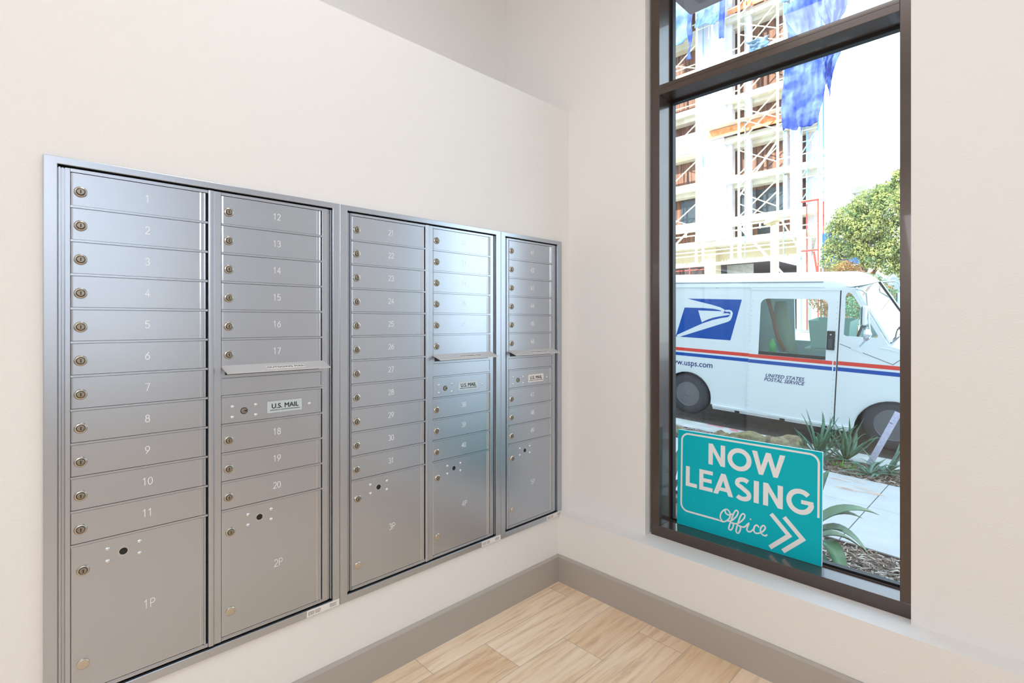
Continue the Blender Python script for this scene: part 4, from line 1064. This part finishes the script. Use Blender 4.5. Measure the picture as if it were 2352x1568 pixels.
# scaffold in front of the building
YS = 35.2
sca = empty('scaffold', (-14, YS, G0), 'cream tube scaffold with crossed braces in front of the unfinished building', 'scaffold')
sl_ = Vector(sca.location)
def tubes(name, segs, r, m):
    mb = MB()
    for p, q in segs: mb.tube([Vector(p)-sl_, Vector(q)-sl_], r, 6)
    return mb.build(name, m, sca)
LX = [-22.3, -19.4, -16.28, -13.11, -10.50]
LEV = [7.9 + 3.04*k for k in range(9)]
for x in LX:
    tubes('scaffold_post', [((x, YS, 6.0 if x not in (-10.50,) else G0), (x, YS, 33.5))], .085 if x != -16.28 else .085, 'scaf')
    tubes('scaffold_post', [((x+.05, YS+1.0, 6.0), (x+.05, YS+1.0, 33.5))], .04, 'scafblue')
def brace_bay(x0, x1, z, both=True):
    tubes('cross_brace', [((x0, YS, z+.15), (x1, YS, z+2.35))], .04, 'scaf')
    if both: tubes('cross_brace', [((x0, YS, z+1.9), (x1, YS, z+.5))], .04, 'scaf')
for i, z in enumerate(LEV):
    tubes('guard_rail', [((LX[0], YS, z+1.05), (LX[3], YS, z+1.05))], .04, 'scaf')
    tubes('guard_rail', [((LX[0], YS+.02, z+.55), (LX[3], YS+.02, z+.55))], .035, 'scaf')
    if i > 0: tubes('guard_rail', [((LX[4], YS, z+1.05+.5), (-9.05, YS, z+1.55))], .04, 'scaf')
    if i > 0: tubes('guard_rail', [((LX[4], YS, z+.9), (-9.05, YS, z+.9))], .04, 'scaf')
    brace_bay(LX[3], LX[4], z+.9); brace_bay(LX[3], LX[4], z+.1, both=(i % 2 == 0))
    if i % 2 == 1: brace_bay(LX[1], LX[2], z+.4, both=False)
    else: brace_bay(LX[1], LX[2], z+.2)
    mb = MB(); mb.box(LX[0]-sl_.x, LX[2]-sl_.x, -.02, 1.05, z+1.2-.9-sl_.z, z+1.26-.9-sl_.z)
    if i in (2, 4, 6): mb.build('scaffold_plank', 'scaf', sca)
# base truss and diagonals low down
for z in (8.35, 8.02, 6.75, 6.45): tubes('base_ledger', [((LX[0], YS, z), (-9.0, YS, z))], .05, 'scaf')
tubes('base_ledger', [((LX[0], YS-.1, 5.72), (-9.05, YS-.1, 5.72))], .13, 'scaf')
for x in (-16.28, -15.75, -13.6, -13.0): tubes('base_post', [((x, YS-.05, 5.7), (x, YS-.05, 7.9))], .10, 'scaf')
tubes('base_diagonal', [((-13.6, YS, 8.9), (-10.9, YS, 5.6))], .09, 'scaf'); tubes('base_diagonal', [((-10.4, YS, 8.6), (-9.2, YS, 6.3))], .05, 'scaf')
tubes('base_diagonal', [((-19.4, YS, 6.3), (-16.6, YS, 8.7))], .07, 'scaf'); tubes('base_diagonal', [((-10.9, YS, 5.6), (-9.7, YS, 4.1))], .07, 'scaf')
tubes('base_diagonal', [((-13.1, YS, 10.4), (-10.5, YS, 13.8))], .06, 'scaf')
mb = MB()
for k in range(9): mb.box(-19.4+k*1.1-sl_.x, -19.3+k*1.1-sl_.x, -.06, .06, 7.95-sl_.z, 8.40-sl_.z)
mb.build('base_rungs', 'scaf', sca)
# corner tower (steel, lower part red)
tow = empty('scaffold_tower', (-8.6, YS, G0), 'narrow steel scaffold tower with red lower section at the building corner', 'scaffold')
tl = Vector(tow.location)
def tt(name, segs, r, m):
    mb = MB()
    for p, q in segs: mb.tube([Vector(p)-tl, Vector(q)-tl], r, 6)
    return mb.build(name, m, tow)
for x in (-9.05, -8.05):
    for y in (YS, YS+1.2):
        tt('tower_post', [((x, y, G0), (x, y, 9.4))], .045, 'scafred' if (x == -8.05 or y > YS) else 'scafblue'); tt('tower_post', [((x, y, 9.4), (x, y, 24))], .05, 'scafblue')
for k in range(9):
    z = 9.4+1.55*k
    tt('tower_rung', [((-9.05, YS, z), (-8.05, YS, z))], .04, 'scaf'); tt('tower_rung', [((-9.05, YS, z+.8), (-8.05, YS, z+.8))], .035, 'scafblue')
    tt('tower_brace', [((-9.05, YS, z), (-8.05, YS, z+1.5))], .035, 'scafblue')
for z in (9.35, 6.10): tt('tower_platform', [((-9.05, YS, z), (-8.0, YS, z))], .07, 'scafred')
for z in (7.8, 6.95): tt('tower_rung', [((-9.05, YS, z), (-8.05, YS, z))], .04, 'scaf')
tt('tower_brace', [((-8.9, YS, 6.0), (-8.75, YS, 4.2))], .05, 'scaf'); tt('tower_brace', [((-8.3, YS, 6.0), (-8.05, YS, 4.2))], .07, 'scafred')

# tarps
def cloth(name, x0, x1, z0, z1, y, label, m, seed, amp=.25, edge=.35, lean=0., nx=36, nz=60, slant=0., taper=0.):
    vs = []; 
    for j in range(nz+1):
        for i in range(nx+1):
            u, v = i/nx, j/nz
            e0 = noise.noise(Vector((seed, v*3.1, 0)))*edge; e1 = noise.noise(Vector((seed+5, v*3.1, 2)))*edge
            xa = x0+e0; xb = x1+e1-taper*(1-v)*(x1-x0)
            zb = z0+noise.noise(Vector((u*2.5, seed, 3)))*edge*1.6
            x = xa+(xb-xa)*u+lean*(1-v); z = zb+(z1-zb)*v+slant*u
            yy = y + amp*noise.noise(Vector((u*3+seed, v*5, 0)))+amp*.5*noise.noise(Vector((u*9+seed, v*4, 4)))+amp*.25*noise.noise(Vector((u*15, v*22+seed, 4)))
            vs.append((x, yy, z))
    n = nx+1; fs = [(j*n+i, j*n+i+1, (j+1)*n+i+1, (j+1)*n+i) for j in range(nz) for i in range(nx)]
    mb = MB(); mb.smooth = True; mb.add(vs, fs); o = mb.build(name, m, recalc=False)
    s_ = o.modifiers.new('thickness', 'SOLIDIFY'); s_.thickness = .02
    recentre(o); return tag(o, label, 'tarp', 'tarps on the construction site')
cloth('tarp', -9.85, -7.75, 14.2, 22.6, YS-.45, 'long wrinkled blue tarp hanging down the scaffold tower', 'tarp', 1.3, .35, .4)
cloth('tarp', -7.75, -6.55, 16.0, 22.2, YS-.9, 'torn blue tarp flap blowing loose at the right of the tower', 'tarp', 7.7, .6, .7, taper=.75, lean=.35)
cloth('tarp', -10.2, -7.5, 22.9, 29, YS-.5, 'pale blue tarp at the top of the scaffold tower, above the window mullion', 'paletarp', 3.1, .35, .3, slant=.5)
cloth('tarp', -19.8, -16.35, 22.6, 30, YS-.35, 'pale blue tarp over the top left bays, seen in the upper pane', 'paletarp', 9.4, .3, .3, slant=.6)
cloth('tarp', -16.2, -14.1, 23.6, 27.2, YS-.40, 'thin translucent tarp on the white pier, seen in the upper pane', 'paletarp', 12.4, .2, .3)
cloth('tarp', -14.25, -13.95, 22.0, 29, YS-.55, 'narrow strip of blue tarp hanging beside the white pier', 'tarp', 15.4, .1, .12, nx=6)
cloth('tarp', -16.75, -16.35, 21.4, 24.8, YS-.55, 'small blue tarp tail below the pale tarp at upper left', 'tarp', 18.4, .1, .2, nx=6, taper=.4)
cloth('tarp', -12.4, -11.0, 20.2, 21.2, YS-.1, 'crumpled pale plastic sheet on the scaffold deck by the mullion', 'paletarp', 25.4, .3, .3, nx=16, nz=16)

# ------------------------------------------------------------------ street furniture, tree, far houses
sl2 = empty('street_lamp', (-5.67, 20, gz(-5.67)+.40), 'cream square street light post rising behind the van roof', 'street lamp')
mb = MB(); mb.box(-.085, .085, -.085, .085, 0, 4.9-.05); mb.build('lamp_post', 'lampmetal', sl2, bevel=.01)
mb = MB(); h0 = 4.85
mb.add([(-.30, -.25, h0), (.22, -.25, h0+.12), (.22, .25, h0+.12), (-.30, .25, h0), (-.22, -.2, h0+.20), (.26, -.2, h0+.34), (.26, .2, h0+.34), (-.22, .2, h0+.20)],
       [(0, 3, 2, 1), (4, 5, 6, 7), (0, 1, 5, 4), (1, 2, 6, 5), (2, 3, 7, 6), (3, 0, 4, 7)]); mb.build('lamp_head', 'lampmetal', sl2, bevel=.01)

def blob_leaves(mb, blobs, count, size, seed, shell=.55):
    rnd = random.Random(seed); tot = sum(b[3]**2 for b in blobs)
    for b in blobs:
        for i in range(int(count*b[3]**2/tot)):
            d = Vector((rnd.gauss(0, 1), rnd.gauss(0, 1), rnd.gauss(0, 1))).normalized()
            r = b[3]*(shell+(1-shell)*rnd.random()**.6)*(1+.25*noise.noise(Vector((d.x*2+b[0], d.y*2, d.z*2))))
            c = Vector(b[:3])+Vector((d.x*r, d.y*r, d.z*r*.85)); s_ = size*rnd.uniform(.6, 1.3)
            n_ = (d+Vector((rnd.gauss(0, .5), rnd.gauss(0, .5), rnd.gauss(0, .5)))).normalized(); a = n_.orthogonal().normalized(); w = n_.cross(a); t = rnd.uniform(0, 2*PI)
            e1 = a*math.cos(t)+w*math.sin(t); e2 = n_.cross(e1)
            mb.add([c-e1*s_, c+e2*s_*.45+n_*s_*.12, c+e1*s_, c-e2*s_*.45+n_*s_*.12], [(0, 1, 2, 3)])
tr = empty('street_tree', (-3.7, 26, gz(-3.7)+.4), 'round leafy sunlit tree above the front of the van', 'tree')
mb = MB(); mb.smooth = True
mb.tube([(0, 0, 0), (.05, 0, 1.6), (-.02, 0, 2.9), (-.15, 0, 4.2), (-.25, 0, 5.6)], [.20, .16, .13, .08, .03], 10)
mb.tube([(0, 0, 2.6), (.5, .1, 3.6), (1.2, .1, 4.8)], [.10, .07, .03], 8); mb.tube([(0, 0, 2.6), (-.7, .1, 3.5), (-1.3, -.1, 4.4)], [.10, .06, .03], 8)
mb.tube([(0, 0, 3.2), (.3, -.3, 4.0), (.25, -.5, 4.7)], [.07, .05, .02], 8); mb.build('trunk', 'bark', tr)
blobs = [(-1.3, 0, 3.9, .62), (-.75, -.3, 3.4, .55), (-1.0, .2, 4.9, .70), (-1.35, 0, 4.5, .5), (-.6, 0, 5.9, .80), (.1, .3, 6.4, .85), (.1, -.3, 5.2, .85), (.9, 0, 5.9, .95), (1.3, .2, 4.9, .95), (.9, -.3, 4.1, .65), (1.6, 0, 4.0, .70), (.2, .4, 4.5, .7), (1.8, 0, 6.4, .9), (2.2, 0, 5.3, .9), (-.1, -.2, 4.2, .5), (.6, 0, 6.7, .5), (-1.3, .1, 5.5, .45), (1.5, 0, 3.5, .6), (.9, -.2, 3.4, .45), (2.1, 0, 4.3, .7), (-.3, -.3, 5.5, .6), (-.7, 0, 4.3, .5), (.3, -.3, 3.75, .5), (1.7, 0, 3.1, .55), (-.9, -.1, 3.0, .35)]
mb = MB(); blob_leaves(mb, blobs, 32000, .066, 5, .45); mb.build('foliage', 'leaf', tr, recalc=False)
# darker ragged crown top behind and dry shrubs below
t2 = empty('background_tree', (-2.6, 28.6, gz(-2.8)+.4), 'second taller tree just showing above the round tree', 'tree')
mb = MB(); mb.tube([(0, 0, 0), (0, 0, 8)], [.2, .08], 8); mb.build('trunk', 'bark', t2)
mb = MB(); blob_leaves(mb, [(0, 0, 8.0, .6), (.7, 0, 7.7, .8), (-.7, 0, 7.4, .6), (1.5, 0, 7.8, .6), (1.2, 0, 6.8, .9)], 4500, .10, 6); mb.build('foliage', 'leaf', t2, recalc=False)
t3 = empty('dry_shrub', (-3.75, 23.4, gz(-4)+.4), 'brown dry shrub under the round tree behind the van', 'shrub')
mb = MB(); blob_leaves(mb, [(-.3, 0, 2.6, .75), (.5, 0, 2.5, .65), (-.1, 0, 3.2, .5), (.9, 0, 2.0, .8), (-.8, 0, 1.9, .8)], 5000, .06, 7); mb.build('foliage', 'drybrush', t3, recalc=False)
mb = MB()
for k in range(7): mb.tube([(.05*k-.2, 0, 0), (-.6+.22*k, 0, 3.0)], [.04, .015], 5)
mb.build('stem', 'bark', t3)
t4 = empty('green_shrub', (-2.6, 21.0, gz(-2.6)+.4), 'dark green bush below the tree, beside the van windscreen', 'shrub')
mb = MB(); blob_leaves(mb, [(0, 0, 2.4, .55), (.4, 0, 1.9, .6), (-.4, 0, 1.6, .6), (.2, 0, 1.2, .7), (-.5, 0, 2.5, .4)], 4200, .055, 8); mb.build('foliage', 'agave', t4, recalc=False)
mb = MB(); mb.tube([(0, 0, 0), (0, 0, 1.6)], .05, 6); mb.build('stem', 'bark', t4)
# fence with blue cloth, brown fence
fe = empty('construction_fence', (-5.55, 31, gz(-6)+.4), 'brown fence topped with blue cloth beside the scaffold tower', 'fence')
mb = MB()
for k in range(9): mb.box(-1.3+.26*k, -1.3+.26*k+.25, -.03, .03, 0, 3.95+.03*(k % 2))
mb.build('board_panel', 'brownfence', fe)
mb = MB(); vs = []
for i in range(25):
    x = -1.15+i*.085; top = 5.9 if i < 6 else 5.9-(i-5)*.06
    for z in (4.05, top): vs.append((x, -.12+.05*math.sin(i*1.3), z))
mb.add(vs, [(2*i, 2*i+2, 2*i+3, 2*i+1) for i in range(24)]); o = mb.build('blue_cloth', 'fencecloth', fe, recalc=False); o.modifiers.new('t', 'SOLIDIFY').thickness = .02
mb = MB()
for x in (-1.15, .2): mb.tube([(x, 0, 0), (x, 0, 5.8 if x < 0 else 4.9)], .05, 6)
mb.build('fence_post', 'scafblue', fe)
# flat-roofed building beyond the trees
b2 = empty('flat_roof_building', (-1, 41, gz(0)+.4), 'pale flat-roofed building beyond the trees at right', 'building')
mb = MB(); mb.box(-6.2, 9, 0, 10, -.2, 10.6); mb.build('wall', 'stucco', b2)
mb = MB(); mb.box(-6.4, 9.2, -.2, 10.2, 10.35, 10.75); mb.build('roof_edge', 'slab', b2)
mb = MB(); mb.box(-3.6, 8.0, -.05, 0, 8.8, 10.2); mb.build('upper_band', 'houseroof', b2)
# pale green house at right
hs = empty('pale_house', (-1.6, 30, gz(-1.6)+.4), 'pale green and white house behind the front of the van', 'building')
mb = MB(); mb.box(-2.9, 5, 0, 7, -.2, 4.75); mb.build('wall', 'house', hs)
mb = MB(); mb.box(-3.1, 5.2, -.3, 7.2, 4.75, 5.0); mb.build('roof', 'houseroof', hs)
for x0, z0, z1 in ((-2.2, 1.9, 3.4), (-.9, 1.9, 3.4), (.8, 1.9, 3.4)):
    mb = MB(); mb.box(x0, x0+.9, -.06, .02, z0, z1); w_ = mb.build('window', 'stucco', hs)
    mb = MB(); mb.box(x0+.08, x0+.82, -.075, -.055, z0+.08, z1-.08); mb.build('pane', 'decal', w_)
mb = MB(); mb.box(-3.0, 5, -.9, -.8, -.2, 1.55); mb.build('front_wall', 'stucco', hs)
# orange flowers/plant to the right of the windscreen
# canopy over the pavement
cn = empty('entrance_canopy', (2.2, .5, 3.285), 'grey soffit of an overhead canopy outside the upper pane', 'canopy')
mb = MB(); mb.box(-1.894, 2.4, -.30, .304, .0, .28); mb.build('canopy_slab', 'canopy', cn)
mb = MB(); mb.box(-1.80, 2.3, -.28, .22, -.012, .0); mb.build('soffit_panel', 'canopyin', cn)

# ------------------------------------------------------------------ light
w = bpy.data.worlds.new('sky'); sc.world = w; w.use_nodes = True
nt = w.node_tree; n = nt.nodes; l = nt.links; bg = n['Background']
tc = n.new('ShaderNodeTexCoord'); sp = n.new('ShaderNodeSeparateXYZ'); rp = n.new('ShaderNodeValToRGB'); e = rp.color_ramp.elements
e[0].position = .0; e[0].color = (.90, .95, 1.0, 1); e[1].position = .9; e[1].color = (.58, .77, 1.0, 1)
l.new(tc.outputs['Generated'], sp.inputs[0]); l.new(sp.outputs[2], rp.inputs[0]); l.new(rp.outputs[0], bg.inputs[0])
bg.inputs[1].default_value = 3.5
sun = bpy.data.lights.new('sun', 'SUN'); sun.energy = 14.0; sun.angle = math.radians(.6); sun.color = (1, .93, .80)
so = bpy.data.objects.new('sun', sun); COL.objects.link(so)
d = Vector((.30, .80, -.62)).normalized(); so.rotation_euler = d.to_track_quat('-Z', 'Y').to_euler()
def area(name, loc, size, power, col, tgt=None):
    a = bpy.data.lights.new(name, 'AREA'); a.shape = 'RECTANGLE'; a.size, a.size_y = size; a.energy = power; a.color = col
    o = bpy.data.objects.new(name, a); COL.objects.link(o); o.location = loc
    d = (Vector(tgt)-Vector(loc)) if tgt else Vector((0, 0, -1)); o.rotation_euler = d.to_track_quat('-Z', 'Y').to_euler()
    return o
area('ceiling_lamp', (1.2, -1.5, 3.45), (1.2, .6), 13, (.93, .97, 1))
area('ceiling_lamp', (2.2, -3.9, 3.45), (1.2, .6), 16, (.93, .97, 1))
area('fill_light', (1.4, -5.5, 2.3), (2.2, .8), 38, (.96, .97, 1), (.6, 0, 2.2))  # added fill from the rear, brightens the window wall, no fitting there
area('fill_light', (4.5, -2.9, 2.7), (1.2, .8), 30, (.97, .97, 1), (0, -1.6, 2.2))  # added fill from the right, lifts the set-back upper wall

# ------------------------------------------------------------------ camera
cam = bpy.data.cameras.new('camera'); co = bpy.data.objects.new('camera', cam); COL.objects.link(co); sc.camera = co
co.location = (CAMX, CAMY, H); co.rotation_euler = (math.radians(90), 0, TH)
cam.sensor_width = 36; cam.lens = 18.0; cam.shift_y = -44/2352; cam.clip_start = .02; cam.clip_end = 300
vs_ = sc.view_settings; vs_.view_transform = 'Standard'; vs_.look = 'None'; vs_.gamma = 1; vs_.use_curve_mapping = False; vs_.exposure = 0.0
sc.cycles.max_bounces = 10; sc.cycles.diffuse_bounces = 6; sc.cycles.transparent_max_bounces = 12
